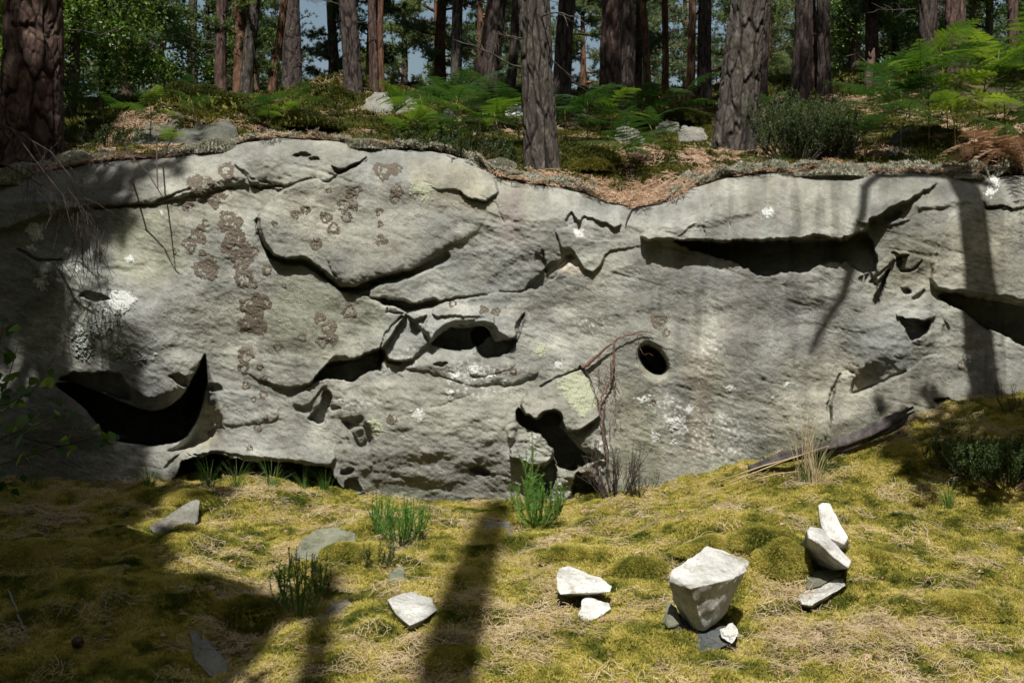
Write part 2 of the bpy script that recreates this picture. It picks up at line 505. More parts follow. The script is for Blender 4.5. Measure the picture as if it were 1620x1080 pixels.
F([(1446, 318), (1500, 300), (1540, 318), (1520, 326), (1460, 332)], 0, 9, ((1480, 300, 0.0), (1480, 330, 0.04)))
F([(1556, 315), (1600, 308), (1640, 320), (1620, 330), (1580, 328), (1560, 326)], 0.03, 4)
# pits and slanting ribs lower right
F([(1420, 503), (1440, 506), (1474, 505), (1466, 528), (1443, 540), (1430, 522)], -0.20, 4)
F([(1416, 500), (1424, 492), (1475, 492), (1480, 503), (1460, 507), (1436, 508)], 0.04, 5)
F([(1330, 560), (1370, 480), (1440, 470), (1500, 500), (1500, 560), (1440, 580), (1380, 610), (1350, 614)], 0, 46, ((1420, 480, 0.0), (1390, 600, 0.16)))
F([(1300, 700), (1312, 660), (1318, 615), (1328, 596), (1342, 588), (1354, 596), (1350, 612), (1352, 622), (1384, 608), (1430, 585), (1480, 560), (1540, 590), (1552, 650), (1545, 700), (1400, 730), (1300, 730)], 0, 6, ((1330, 600, 0.085), (1440, 640, 0.03)))
F([(1476, 632), (1500, 628), (1520, 642), (1540, 640), (1530, 655), (1500, 650)], -0.10, 5)
F([(1494, 505), (1502, 525), (1498, 538), (1490, 530)], -0.02, 4)
# recess at the right edge under the outer slab
F([(1484, 470), (1500, 466), (1526, 468), (1560, 472), (1620, 482), (1760, 500), (1860, 540), (1760, 570), (1660, 560), (1622, 550), (1592, 532), (1560, 518), (1528, 496), (1505, 485)], -0.55, 4)
F([(1500, 340), (1560, 330), (1700, 340), (1800, 480), (1700, 490), (1620, 480), (1560, 470), (1525, 466), (1500, 466), (1470, 440)], 0, 8, ((1600, 340, 0.0), (1580, 475, 0.10)))
# the round hole
F([(1004, 556), (1012, 542), (1026, 537), (1046, 548), (1060, 572), (1062, 590), (1050, 600), (1030, 602), (1014, 590), (1004, 572)], -0.07, 13, warp=0.3)
F([(1009, 556), (1013, 546), (1024, 542), (1040, 549), (1053, 564), (1058, 580), (1052, 592), (1042, 595), (1026, 590), (1014, 577)], -0.60, 9, warp=0.3)
# left edge shelves
F([(-100, 330), (20, 310), (90, 312), (130, 330), (60, 350), (0, 370), (-100, 380)], 0.06, 10, warp=1.4)
F([(40, 400), (60, 412), (90, 412), (120, 398), (160, 380), (170, 440), (120, 470), (60, 450)], 0, 16, ((100, 470, 0.0), (100, 400, 0.05)))
F([(128, 470), (140, 462), (170, 470), (176, 476), (150, 480)], -0.05, 6)

CRACKS = [([(372, 262), (390, 280), (398, 292), (412, 298), (444, 294)], 3.0, -0.035), ([(407, 350), (412, 378), (428, 404)], 5.5, -0.07),
          ([(428, 404), (446, 412), (480, 412), (505, 428), (542, 456), (578, 456), (590, 446)], 6.5, -0.07),
          ([(590, 446), (640, 436), (690, 414), (705, 405)], 8, -0.07), ([(606, 476), (650, 484), (686, 478)], 8, -0.10),
          ([(634, 500), (612, 530), (603, 555), (602, 586)], 3.5, -0.06), ([(604, 556), (612, 572), (632, 574)], 3.5, -0.05),
          ([(855, 612), (880, 598), (920, 580)], 2.2, -0.05), ([(920, 580), (934, 600), (946, 636)], 2.2, -0.05),
          ([(1378, 446), (1396, 430), (1420, 408), (1436, 402)], 2.5, -0.03), ([(1352, 622), (1384, 610), (1430, 586)], 4, -0.03),
          ([(728, 302), (742, 314), (766, 320), (784, 308)], 2.6, -0.03), ([(620, 478), (612, 492), (636, 494)], 2.5, -0.03),
          ([(838, 458), (820, 462), (790, 464)], 2, -0.02), ([(150, 332), (240, 322), (300, 300)], 3, -0.03), ([(30, 395), (60, 412), (96, 412)], 3, -0.04),
          ([(1310, 652), (1316, 616), (1330, 594), (1350, 590)], 3, -0.04), ([(740, 624), (700, 640), (680, 645)], 2, -0.012), ([(858, 398), (862, 430)], 2.5, -0.03),
          ([(1110, 300), (1112, 360), (1118, 372)], 1.8, -0.012), ([(1150, 300), (1156, 360)], 1.8, -0.010),
          ([(1560, 328), (1590, 326), (1600, 330)], 2.5, -0.04), ([(262, 740), (288, 716), (300, 720)], 2.5, -0.03), ([(760, 310), (780, 318), (800, 352)], 1.8, -0.01)]
ROUGH = [([(490, 600), (620, 500), (850, 480), (960, 600), (960, 800), (520, 800)], 0.72, 60), ([(1340, 400), (1620, 400), (1620, 640), (1340, 640)], 0.6, 60),
         ([(250, 240), (560, 235), (580, 290), (420, 320), (260, 340)], 0.9, 25), ([(760, 330), (900, 330), (1000, 380), (880, 470), (740, 440)], 0.7, 30),
         ([(805, 670), (960, 670), (965, 800), (800, 800)], 1.6, 20), ([(535, 655), (600, 655), (600, 720), (535, 720)], 1.5, 15)]


def rock_relief(u, v):
    """Distance in front of the eye (metres along the view axis) for arrays of photograph pixels."""
    sh = u.shape
    u = u.ravel().astype(float); v = v.ravel().astype(float)
    rim = interp(u, RIM) + 3.0 * fbm(u / 35, u * 0 + 3, 3, 5)
    t = v - rim
    base = 8.0 - (v - 500) / 217 * 0.10                       # leans back gently
    base += 0.22 * np.clip(1 - t / 60, 0, 1.2) ** 2.2          # rounded shoulder
    base += interp(u, [(-400, 1.2), (-150, 0.5), (60, 0.12), (200, 0.02), (400, -0.03), (760, 0.0), (1000, 0.06), (1150, 0.0), (1400, -0.02), (1600, 0.0), (1900, 0.3), (2100, 0.9)])
    base += 0.10 * fbm(u / 260, v / 170, 2, 11)
    wu1 = 5.0 * fbm(u / 26, v / 26, 3, 21); wv1 = 5.0 * fbm(u / 26, v / 26, 3, 22)
    wu2 = 1.6 * fbm(u / 7, v / 7, 2, 23); wv2 = 1.6 * fbm(u / 7, v / 7, 2, 24)
    H = np.zeros_like(u)
    for P, h, soft, rp, prof, wp in FEAT:
        x0, y0 = P.min(0) - 14; x1, y1 = P.max(0) + 14
        k = np.nonzero((u > x0) & (u < x1) & (v > y0) & (v < y1))[0]
        if len(k) == 0: continue
        x = u[k] + wp * (wu1[k] + wu2[k]); y = v[k] + wp * (wv1[k] + wv2[k])
        w = np.clip(sdf(x, y, P) / (soft * 0.5 if soft <= 7 else soft), 0, 1)
        w = np.sqrt(np.clip(1 - (1 - w) ** 2, 0, 1)) if prof == 'r' else w * w * (3 - 2 * w)
        if rp:
            (ax, ay, ha), (bx, by, hb) = rp
            ex, ey = bx - ax, by - ay
            tt = np.clip(((u[k] - ax) * ex + (v[k] - ay) * ey) / (ex * ex + ey * ey), 0, 1)
            hh = ha + (hb - ha) * tt
        else:
            hh = h
        H[k] += w * hh
    for P, wd, h in CRACKS:
        Pa = np.array(P, float)
        x0, y0 = Pa.min(0) - 14; x1, y1 = Pa.max(0) + 14
        k = np.nonzero((u > x0) & (u < x1) & (v > y0) & (v < y1))[0]
        if len(k) == 0: continue
        d = line_d(u[k] + 0.6 * wu1[k] + wu2[k], v[k] + 0.6 * wv1[k] + wv2[k], P)
        wdt = wd * (0.7 + 0.6 * vn(u[k] / 18, v[k] / 18, 61))
        H[k] += h * (1 - sstep(0.25, 1.0, d / wdt))
    rgh = np.full_like(u, 0.35)
    for P, a, soft in ROUGH:
        rgh = np.maximum(rgh, a * sstep(-soft, soft, sdf(u, v, P)))
    H += 0.045 * fbm(u / 100, v / 70, 3, 31)
    rg_ = ridged((u + v * 0.3) / 150, (v - u * 0.25) / 45, 2, 36)
    H -= 0.010 * sstep(0.80, 0.95, rg_) * (0.3 + rgh)
    H += rgh * 0.030 * (fbm(u / 30 + v / 90, v / 20, 3, 32))
    # small broken facets: cell steps
    f1, f2 = worley((u + 0.4 * v) / 34 + 0.4 * fbm(u / 20, v / 20, 2, 41), v / 22 + 0.4 * fbm(u / 20, v / 20, 2, 42), 3)
    H += np.clip(rgh - 0.45, 0, 2) * 0.034 * (vn(np.floor((u + 0.4 * v) / 34 + 0.4 * fbm(u / 20, v / 20, 2, 41)) * 1.7, np.floor(v / 22 + 0.4 * fbm(u / 20, v / 20, 2, 42)) * 2.3, 77) - 0.5) * 0.5 + np.clip(rgh - 0.45, 0, 2) * 0.016 * (0.45 - f1)
    # slanting weather grain
    H += (0.0045 + 0.003 * rgh) * fbm((u + v * 0.5) / 14, (v - u * 0.35) / 5, 3, 33)
    H += 0.0028 * fbm(u / 3.6, v / 3.2, 2, 34)
    return (base - H).reshape(sh)


def at(u, v, d):
    """World point seen at photograph pixel (u, v) at distance d along the view axis."""
    u, v, d = np.broadcast_arrays(np.asarray(u, float), np.asarray(v, float), np.asarray(d, float))
    return np.stack([(u - 810) / FPX * d, CAM[1] + d, -(v - 540) / FPX * d], -1)


PAINT = []


def paint(P, c, a, soft=12, nz=0.5, sc_=10):
    PAINT.append((np.array(P, float), c, a, soft, nz, sc_))


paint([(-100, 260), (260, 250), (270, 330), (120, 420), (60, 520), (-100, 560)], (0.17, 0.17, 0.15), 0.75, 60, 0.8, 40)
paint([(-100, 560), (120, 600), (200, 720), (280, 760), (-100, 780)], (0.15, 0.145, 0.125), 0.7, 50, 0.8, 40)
paint([(160, 340), (280, 320), (300, 420), (240, 460), (180, 440)], (0.30, 0.31, 0.21), 0.6, 40)
paint([(450, 430), (620, 470), (600, 560), (480, 570), (400, 520)], (0.34, 0.36, 0.25), 0.5, 60)
paint([(420, 310), (560, 290), (700, 300), (640, 420), (500, 400)], (0.42, 0.41, 0.33), 0.4, 60)
paint([(785, 300), (830, 296), (830, 380), (790, 400)], (0.25, 0.205, 0.20), 0.55, 22)
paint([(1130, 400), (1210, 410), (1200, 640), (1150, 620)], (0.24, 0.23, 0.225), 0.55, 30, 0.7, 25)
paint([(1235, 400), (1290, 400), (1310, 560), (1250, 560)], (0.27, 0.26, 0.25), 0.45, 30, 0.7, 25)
paint([(860, 470), (980, 430), (1040, 520), (960, 560), (900, 540)], (0.37, 0.37, 0.31), 0.4, 50)
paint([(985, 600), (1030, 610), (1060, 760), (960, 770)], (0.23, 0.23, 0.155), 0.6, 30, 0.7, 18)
paint([(1085, 560), (1130, 560), (1125, 720), (1085, 720)], (0.33, 0.28, 0.22), 0.5, 18, 0.8, 16)
paint([(1220, 580), (1330, 540), (1400, 600), (1320, 700), (1220, 700)], (0.40, 0.38, 0.29), 0.45, 50)
paint([(1340, 540), (1420, 520), (1440, 580), (1380, 610)], (0.22, 0.23, 0.235), 0.6, 30)  # shaded underside of the bulge: shade put into the colour
paint([(1400, 640), (1480, 640), (1460, 680), (1400, 680)], (0.30, 0.24, 0.19), 0.5, 24, 0.9, 10)
paint([(1380, 360), (1620, 330), (1620, 470), (1480, 470), (1400, 460)], (0.29, 0.275, 0.20), 0.5, 60)
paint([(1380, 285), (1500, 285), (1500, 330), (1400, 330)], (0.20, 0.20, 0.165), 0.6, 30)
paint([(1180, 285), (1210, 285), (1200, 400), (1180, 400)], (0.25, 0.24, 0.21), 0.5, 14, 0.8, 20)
paint([(1225, 285), (1260, 285), (1250, 350), (1225, 345)], (0.45, 0.44, 0.40), 0.6, 16, 0.8, 14)
paint([(318, 630), (345, 640), (352, 670), (330, 708), (296, 712), (315, 685)], (0.50, 0.47, 0.33), 0.75, 12)  # sunlit right wall of the crescent cavity, light put into the colour
paint([(268, 622), (300, 605), (305, 620), (290, 640), (262, 646)], (0.52, 0.50, 0.46), 0.7, 8)
paint([(880, 412), (905, 404), (925, 428), (910, 436), (886, 432)], (0.56, 0.50, 0.41), 0.85, 6)
paint([(905, 364), (925, 362), (926, 374), (912, 376)], (0.72, 0.70, 0.66), 0.9, 3)
paint([(1040, 600), (1058, 596), (1062, 590), (1056, 604), (1040, 606), (1020, 596), (1006, 575), (1010, 572)], (0.46, 0.45, 0.34), 0.8, 4)  # sunlit lower and left rim of the hole, painted pale
paint([(640, 250), (760, 255), (780, 330), (700, 330), (650, 300)], (0.38, 0.35, 0.25), 0.5, 30)
paint([(500, 570), (560, 570), (520, 610)], (0.26, 0.26, 0.21), 0.5, 20)
paint([(560, 680), (830, 700), (840, 790), (600, 790)], (0.30, 0.29, 0.28), 0.4, 50)
paint([(915, 742), (944, 730), (958, 772), (930, 756)], (0.36, 0.29, 0.26), 0.7, 5)
SPECKS = [(620, 565, 150, 60, 0.50), (760, 600, 130, 60, 0.62), (1060, 660, 60, 80, 0.62), (1130, 690, 120, 90, 0.60), (1120, 560, 70, 70, 0.54), (940, 510, 90, 50, 0.53),
          (1390, 660, 60, 50, 0.50), (1230, 450, 40, 50, 0.48), (950, 710, 26, 60, 0.72), (900, 770, 40, 30, 0.72), (840, 700, 35, 30, 0.6), (560, 640, 60, 30, 0.58), (90, 420, 80, 60, 0.52), (250, 350, 90, 70, 0.47), (230, 560, 60, 40, 0.45)]


def rock_colour(u, v):
    sh = u.shape
    u = u.ravel().astype(float); v = v.ravel().astype(float)
    n1 = fbm(u / 150, v / 110, 4, 51); n2 = fbm(u / 40, v / 60, 4, 52); n3 = fbm(u / 22, v / 150, 3, 53)
    c = np.empty((len(u), 3))
    A = np.array([0.300, 0.300, 0.254]); B = np.array([0.252, 0.260, 0.246]); Cc = np.array([0.395, 0.392, 0.345])
    t = sstep(-0.5, 0.5, n1)[:, None]
    c = A * (1 - t) + B * t
    t = sstep(0.0, 0.7, n2)[:, None]
    c = c * (1 - 0.6 * t) + Cc * 0.6 * t
    # water streaks run down the right face
    k = (sstep(900, 1050, u) * (0.5 + 0.5 * sstep(-0.1, 0.5, n3)) * 0.35)[:, None]
    c = c * (1 - k * sstep(0.05, 0.45, n3)[:, None])
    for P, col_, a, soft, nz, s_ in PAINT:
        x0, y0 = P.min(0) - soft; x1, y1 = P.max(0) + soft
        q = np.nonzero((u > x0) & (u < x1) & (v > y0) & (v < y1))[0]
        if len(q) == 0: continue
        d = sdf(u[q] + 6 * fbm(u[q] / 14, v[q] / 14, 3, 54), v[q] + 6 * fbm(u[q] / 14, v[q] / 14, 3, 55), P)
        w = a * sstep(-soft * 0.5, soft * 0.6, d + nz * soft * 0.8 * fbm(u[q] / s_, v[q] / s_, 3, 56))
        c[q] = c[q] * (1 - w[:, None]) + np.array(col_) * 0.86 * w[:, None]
    # weathering: darker bands and mottles
    mt = fbm(u / 60 + v / 200, v / 34, 5, 64, 0.62)
    c *= (1 + 0.36 * np.clip(mt, -0.6, 0.6))[:, None]
    dk = sstep(0.10, 0.5, fbm(u / 18, v / 14, 4, 65, 0.6)) * 0.25 + sstep(0.15, 0.6, fbm(u / 70, v / 120, 4, 66, 0.6)) * 0.35
    c = c * (1 - dk[:, None]) + np.array([0.13, 0.12, 0.095]) * dk[:, None]
    vs = sstep(0.05, 0.55, fbm(u / 42, v / 420, 4, 67, 0.6)) * sstep(-0.3, 0.3, fbm(u / 200, v / 160, 2, 68)) * 0.42
    c = c * (1 - vs[:, None]) + np.array([0.155, 0.15, 0.145]) * vs[:, None]
    # whitish crustose specks and spots
    den = np.full(len(u), 0.30)
    for (cx, cy, rx, ry, a) in SPECKS:
        den = np.maximum(den, a * np.exp(-((u - cx) / rx) ** 2 - ((v - cy) / ry) ** 2) + 0.0)
    f1, _ = worley(u / 9 + 0.3 * fbm(u / 5, v / 5, 2, 57), v / 9 + 0.3 * fbm(u / 5, v / 5, 2, 58), 5)
    hsh = vn(np.floor(u / 9) * 3.7, np.floor(v / 9) * 5.3, 59)
    sp = (1 - sstep(0.16, 0.30, f1 + 0.0)) * sstep(0.42, 0.60, den + 0.10 * fbm(u / 30, v / 30, 2, 60))
    fine = sstep(0.30, 0.5, fbm(u / 4.0, v / 4.0, 3, 62) + 1.1 * (den - 0.55)) * sstep(0.40, 0.6, den)
    w = np.clip(0.85 * sp + 0.6 * fine, 0, 0.9)[:, None]
    c = c * (1 - w) + np.array([0.60, 0.60, 0.57]) * w
    # green-black tint, stronger towards the foot
    foot = interp(u, FOOT)
    w = (0.45 * sstep(-40, 10, v - foot + 14 * fbm(u / 30, v / 30, 3, 63)))[:, None]
    c = c * (1 - w) + np.array([0.13, 0.14, 0.08]) * w
    return np.clip(c, 0.02, 0.85).reshape(sh + (3,))


M_rock = make_rock_mat('sandstone')
rock = empty('rock_outcrop', (0, 0.2, -1.05))
tag(rock, 'long pale grey sandstone outcrop with hollows, slabs and a crescent cavity', 'rock')
RN = 1430
NT = 380
uu = np.linspace(-330, 2050, RN)
tt = np.linspace(0, 1, NT)
rimv = interp(uu, RIM) + 3.0 * fbm(uu / 35, uu * 0 + 3, 3, 5)
U = np.repeat(uu[None, :], NT, 0)
Vv = rimv[None, :] + (tt[:, None]) * (845 - rimv[None, :])
D = rock_relief(U, Vv)
W = at(U, Vv, D)
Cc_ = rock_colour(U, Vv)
RIMW = W[0].copy()               # the rim in the world, used by the forest floor
# the top rolls back under the forest litter
tops = []
for q, (dy, dz) in enumerate([(1.2, -0.30), (0.6, -0.05), (0.30, 0.03), (0.14, 0.028), (0.05, 0.016)]):
    P = W[0].copy(); P[:, 1] += dy; P[:, 2] += dz; tops.append(P)
W = np.concatenate([np.array(tops), W], 0)
Cc_ = np.concatenate([np.repeat(Cc_[:1], 5, 0), Cc_], 0)
Uf = np.concatenate([np.repeat(U[:1], 5, 0), U], 0); Vf = np.concatenate([np.repeat(Vv[:1], 5, 0) - 1, Vv], 0)
nr, nc = W.shape[:2]
ii = np.arange(nr - 1)[:, None] * nc + np.arange(nc - 1)[None, :]
Q = np.stack([ii, ii + nc, ii + nc + 1, ii + 1], -1).reshape(-1, 4)
# vertex normals of the whole relief, so that the parts meet without a seam
gu = np.gradient(W, axis=1); gv = np.gradient(W, axis=0)
NRM = np.cross(gv, gu); NRM /= np.linalg.norm(NRM, axis=2)[..., None] + 1e-9
if NRM[nr // 2, nc // 2, 1] > 0: NRM = -NRM
# which part a face belongs to
uc = Uf.reshape(-1)[Q].mean(1); vc = Vf.reshape(-1)[Q].mean(1)
wu = 5.0 * fbm(uc / 26, vc / 26, 3, 21) + 1.6 * fbm(uc / 7, vc / 7, 2, 23); wv = 5.0 * fbm(uc / 26, vc / 26, 3, 22) + 1.6 * fbm(uc / 7, vc / 7, 2, 24)
REG = [('upper_flake', FEAT[4][0], 'pale lens-shaped flake spotted with brown lichen'), ('slab', FEAT[6][0], 'thin slab tucked under the pale flake'),
       ('boulder_tongue', FEAT[9][0], None), ('wedge_block', None, 'proud block crusted with yellow-green lichen'), ('brow', None, 'long overhanging brow above the dark recess'),
       ('hood', None, 'small rounded nose of stone'), ('outer_slab', None, None), ('leaning_rib', None, None), ('shelf', None, None), ('lower_slab', FEAT[7][0], None), ('crescent_cavity', None, 'deep crescent cavity with a lit right wall'), ('round_hole', None, 'oval hole with a smooth rim coloured as if sunlit')]
polys = {'wedge_block': (822, 640), 'brow': (1010, 372), 'hood': (878, 366), 'outer_slab': (1500, 340), 'leaning_rib': (1300, 700), 'shelf': (372, 262), 'crescent_cavity': (88, 608), 'round_hole': (1009, 556)}
lab = np.zeros(len(Q), int)
for k, (nm, P, lb) in enumerate(REG):
    if P is None:
        P = [f[0] for f in FEAT if np.allclose(f[0][0], polys[nm])][0]
    wq = 0.35 if nm in ('crescent_cavity', 'round_hole') else 1.0
    b = (uc > P[:, 0].min() - 12) & (uc < P[:, 0].max() + 12) & (vc > P[:, 1].min() - 12) & (vc < P[:, 1].max() + 12) & (lab == 0)
    q = np.nonzero(b)[0]
    s_ = sdf(uc[q] + wq * wu[q], vc[q] + wq * wv[q], P)
    lab[q[s_ > 0]] = k + 1
Wf = W.reshape(-1, 3); Cf = Cc_.reshape(-1, 3); Nf = NRM.reshape(-1, 3)
for k in range(len(REG) + 1):
    q = Q[lab == k]
    if not len(q): continue
    vi, inv = np.unique(q, return_inverse=True)
    nm = 'cliff_face' if k == 0 else REG[k - 1][0]
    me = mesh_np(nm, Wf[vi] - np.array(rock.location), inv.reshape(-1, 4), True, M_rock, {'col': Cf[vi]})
    me.normals_split_custom_set_from_vertices(Nf[vi].astype(np.float32).tolist())
    o = link(nm, me, rock)
    if k and REG[k - 1][2]: o['label'] = REG[k - 1][2]

# ------------------------------------------------------------------ lichen crusts: thin real layers on the stone
def crust_mat(name, c1, c2, scale=60):
    m, nt, out = newmat(name)
    f = noise(nt, geo_pos(nt), scale, 4, 0.7)
    c = ramp(nt, f, [(0.35, c1), (0.62, c2)])
    surf(nt, out, c, 0.95, bump(nt, noise(nt, geo_pos(nt), 140, 4, 0.7), 0.7, 0.01), 0.15)
    return m


M_brown = crust_mat('brown_lichen', (0.048, 0.037, 0.028), (0.17, 0.145, 0.112), 150)
M_yel = crust_mat('yellow_green_lichen', (0.16, 0.17, 0.11), (0.42, 0.44, 0.32), 150)
M_pale = crust_mat('pale_lichen', (0.30, 0.31, 0.285), (0.56, 0.57, 0.54), 120)
M_grey = crust_mat('grey_lichen', (0.20, 0.22, 0.20), (0.42, 0.45, 0.41), 100)


def crust(name, mask_fn, u0, v0, ru, rv, mat_, th=0.004, step=0.8, lump=0.002, label=None):
    x = np.arange(u0 - ru, u0 + ru, step); y = np.arange(v0 - rv, v0 + rv, step)
    X, Y = np.meshgrid(x, y)
    m = mask_fn(X, Y)
    d = rock_relief(X, Y) - th * np.clip(m * 3, 0, 1) - lump * fbm(X / 3, Y / 3, 2, 71)
    Wp = at(X, Y, d).reshape(-1, 3) - np.array(rock.location)
    n0, n1 = X.shape
    i = np.arange(n0 - 1)[:, None] * n1 + np.arange(n1 - 1)[None, :]
    q = np.stack([i, i + n1, i + n1 + 1, i + 1], -1).reshape(-1, 4)
    mk = m.ravel()[q].max(1) > 0
    q = q[mk]
    if len(q) < 4: return
    vi, inv = np.unique(q, return_inverse=True)
    o = link(name, mesh_np(name, Wp[vi], inv.reshape(-1, 4), True, mat_), rock)
    if label: o['label'] = label


def rosette(u0, v0, r, seed):
    rr = random.Random(seed)
    ph = rr.uniform(0, 6.28); gap = rr.uniform(0.15, 0.6)
    hole = rr.uniform(0.45, 0.8) if r < 16 else 0.3

    def f(X, Y):
        dx, dy = X - u0, Y - v0
        a = np.arctan2(dy, dx)
        rad = np.hypot(dx, dy) / (r * (1 + 0.22 * np.cos(3 * a + ph) * rr.uniform(0.3, 1)))
        nz = fbm(X / (r * 0.22 + 1.5), Y / (r * 0.22 + 1.5), 3, seed % 50 + 100)
        ring = 1 - np.abs(rad - 0.72) / 0.30
        fill = np.where(rad < 0.8, 0.55 - hole + 0.9 * nz, -1)
        arc = 0.5 * gap * np.cos(a - ph)
        nf = fbm(X / 1.6, Y / 1.6, 2, seed % 30 + 170)
        return np.maximum(ring * 0.8 + 0.95 * nz - arc - 0.16, fill + 0.02) + 0.55 * nf - np.clip(rad - 1.05, 0, 9) * 8
    crust('brown_lichen', f, u0, v0, r * 1.45, r * 1.45, M_brown, 0.0035, max(0.6, r / 20))


ROS = [(358, 271, 14), (318, 298, 22), (337, 312, 16), (357, 303, 11), (296, 327, 10), (325, 353, 7), (313, 372, 14), (301, 388, 12), (278, 397, 5), (320, 400, 6),
       (327, 425, 20), (366, 360, 18), (375, 385, 22), (382, 412, 18), (386, 440, 15), (362, 384, 12), (403, 397, 9), (402, 450, 6), (423, 427, 9), (400, 485, 20), (398, 508, 22), (418, 478, 12), (390, 562, 14),
       (385, 583, 9), (389, 610, 7), (411, 580, 6), (417, 600, 8), (417, 624, 7), (401, 631, 5), (408, 676, 7), (440, 549, 7), (506, 502, 9), (520, 520, 13), (510, 541, 10), (526, 537, 9),
       (478, 533, 7), (553, 492, 12), (395, 708, 5), (620, 663, 9), (516, 344, 10), (528, 361, 10), (483, 333, 8), (468, 340, 8), (500, 386, 10), (434, 354, 5), (545, 325, 12), (548, 343, 10),
       (561, 327, 6), (520, 302, 5), (600, 335, 7), (602, 354, 5), (603, 380, 9), (606, 272, 15), (626, 268, 10), (628, 300, 10), (625, 314, 9), (560, 303, 12), (1042, 508, 13), (1054, 526, 7), (1033, 636, 5),
       (555, 305, 9), (360, 345, 12), (421, 660, 4), (450, 452, 4), (716, 480, 6), (765, 490, 7), (785, 493, 7), (812, 588, 6), (788, 588, 5), (1522, 575, 8)]
for k, (a, b, r) in enumerate(ROS):
    rosette(a, b, r, 11 + k * 7)


def blob(P, nzs=5, amt=4.0, thr=0.0, seed=0):
    P = np.array(P, float)
    return lambda X, Y: (sdf(X, Y, P) + amt * fbm(X / nzs, Y / nzs, 3, 80 + seed) + 4.0 * fbm(X / 1.4, Y / 1.4, 2, 90 + seed)) / 6 - thr


crust('lichen_crust', blob([(883, 600), (900, 588), (921, 581), (938, 612), (946, 636), (934, 646), (924, 660), (905, 646), (893, 622), (884, 615)], 5, 5), 915, 620, 42, 48, M_yel, 0.005, 0.8, 0.003, 'yellow-green lichen crust on the proud block')
crust('lichen_crust', blob([(650, 290), (672, 287), (686, 300), (682, 312), (668, 320), (652, 308)], 4, 9, 0.2, 1), 668, 303, 30, 26, M_yel, 0.005, 0.8, 0.003, 'pale green lichen crust on the upper flake')
crust('lichen_crust', blob([(842, 548), (856, 538), (868, 552), (858, 566), (846, 562)], 4, 9, 0.3, 2), 855, 552, 24, 24, M_yel, 0.005, 0.8, 0.003)
crust('lichen_crust', blob([(581, 668), (592, 661), (604, 670), (602, 684), (590, 687)], 4, 5, 0.0, 3), 593, 674, 22, 20, M_yel, 0.005, 0.8, 0.003)
crust('white_lichen', blob([(164, 480), (178, 462), (205, 462), (217, 474), (206, 488), (186, 502), (166, 496)], 6, 8, 0.1, 4), 190, 482, 36, 30, M_pale, 0.007, 0.8, 0.004, 'large white lichen patch')
crust('white_lichen', blob([(36, 366), (50, 354), (66, 356), (66, 378), (52, 380), (46, 368)], 5, 5, 0.0, 5), 52, 367, 24, 22, M_pale, 0.005)
crust('white_lichen', blob([(42, 392), (54, 388), (56, 394), (46, 396)], 4, 4, 0.0, 6), 50, 391, 14, 10, M_pale, 0.004)
crust('white_lichen', blob([(1148, 612), (1158, 608), (1164, 618), (1152, 620)], 3, 4, 0.0, 7), 1156, 615, 13, 10, M_pale, 0.004)
crust('white_lichen', blob([(1028, 685), (1040, 682), (1046, 698), (1032, 702)], 4, 8, 0.3, 8), 1037, 692, 20, 18, M_pale, 0.004)
crust('white_lichen', blob([(1050, 662), (1085, 655), (1090, 680), (1060, 688)], 4, 11, 0.7, 9), 1070, 670, 34, 26, M_pale, 0.004)
crust('white_lichen', blob([(1005, 628), (1030, 626), (1026, 640), (1008, 640)], 4, 8, 0.5, 10), 1018, 633, 22, 14, M_pale, 0.004)
crust('white_lichen', blob([(780, 570), (1, 1), (2, 1)], 4, 1, 9, 10), 1018, 633, 2, 2, M_pale, 0.004)
for k, (a, b, r) in enumerate([(884, 576, 6), (720, 590, 8), (750, 588, 9), (776, 596, 6), (800, 605, 5), (712, 622, 5), (660, 655, 8), (205, 410, 6), (124, 425, 5), (142, 400, 6), (255, 337, 3), (65, 446, 9), (108, 396, 5), (1530, 566, 5), (1245, 607, 4), (1222, 628, 3), (1215, 337, 8), (1574, 285, 7), (1568, 303, 8), (245, 562, 4), (115, 505, 8), (120, 520, 9), (1065, 700, 5), (1090, 648, 6)]):
    crust('white_lichen', (lambda a, b, r: lambda X, Y: (1 - np.hypot(X - a, Y - b) / r) + 0.9 * fbm(X / 3, Y / 3, 2, a % 40) + 0.5 * fbm(X / 1.2, Y / 1.2, 2, 9) - 0.1)(a, b, r), a, b, r * 1.7, r * 1.7, M_pale, 0.004, 0.8)
for k, (a, b, rx, ry) in enumerate([(130, 545, 14, 16), (150, 522, 9, 11), (188, 556, 11, 11), (217, 568, 10, 8), (172, 520, 5, 5), (137, 560, 8, 9)]):
    crust('leafy_lichen', (lambda a, b, rx, ry: lambda X, Y: (1 - np.hypot((X - a) / rx, (Y - b) / ry)) + 1.3 * fbm(X / 2.6, Y / 2.6, 2, a % 40) - 0.1)(a, b, rx, ry), a, b, rx * 1.6, ry * 1.6, M_grey, 0.012, 0.7, 0.012)
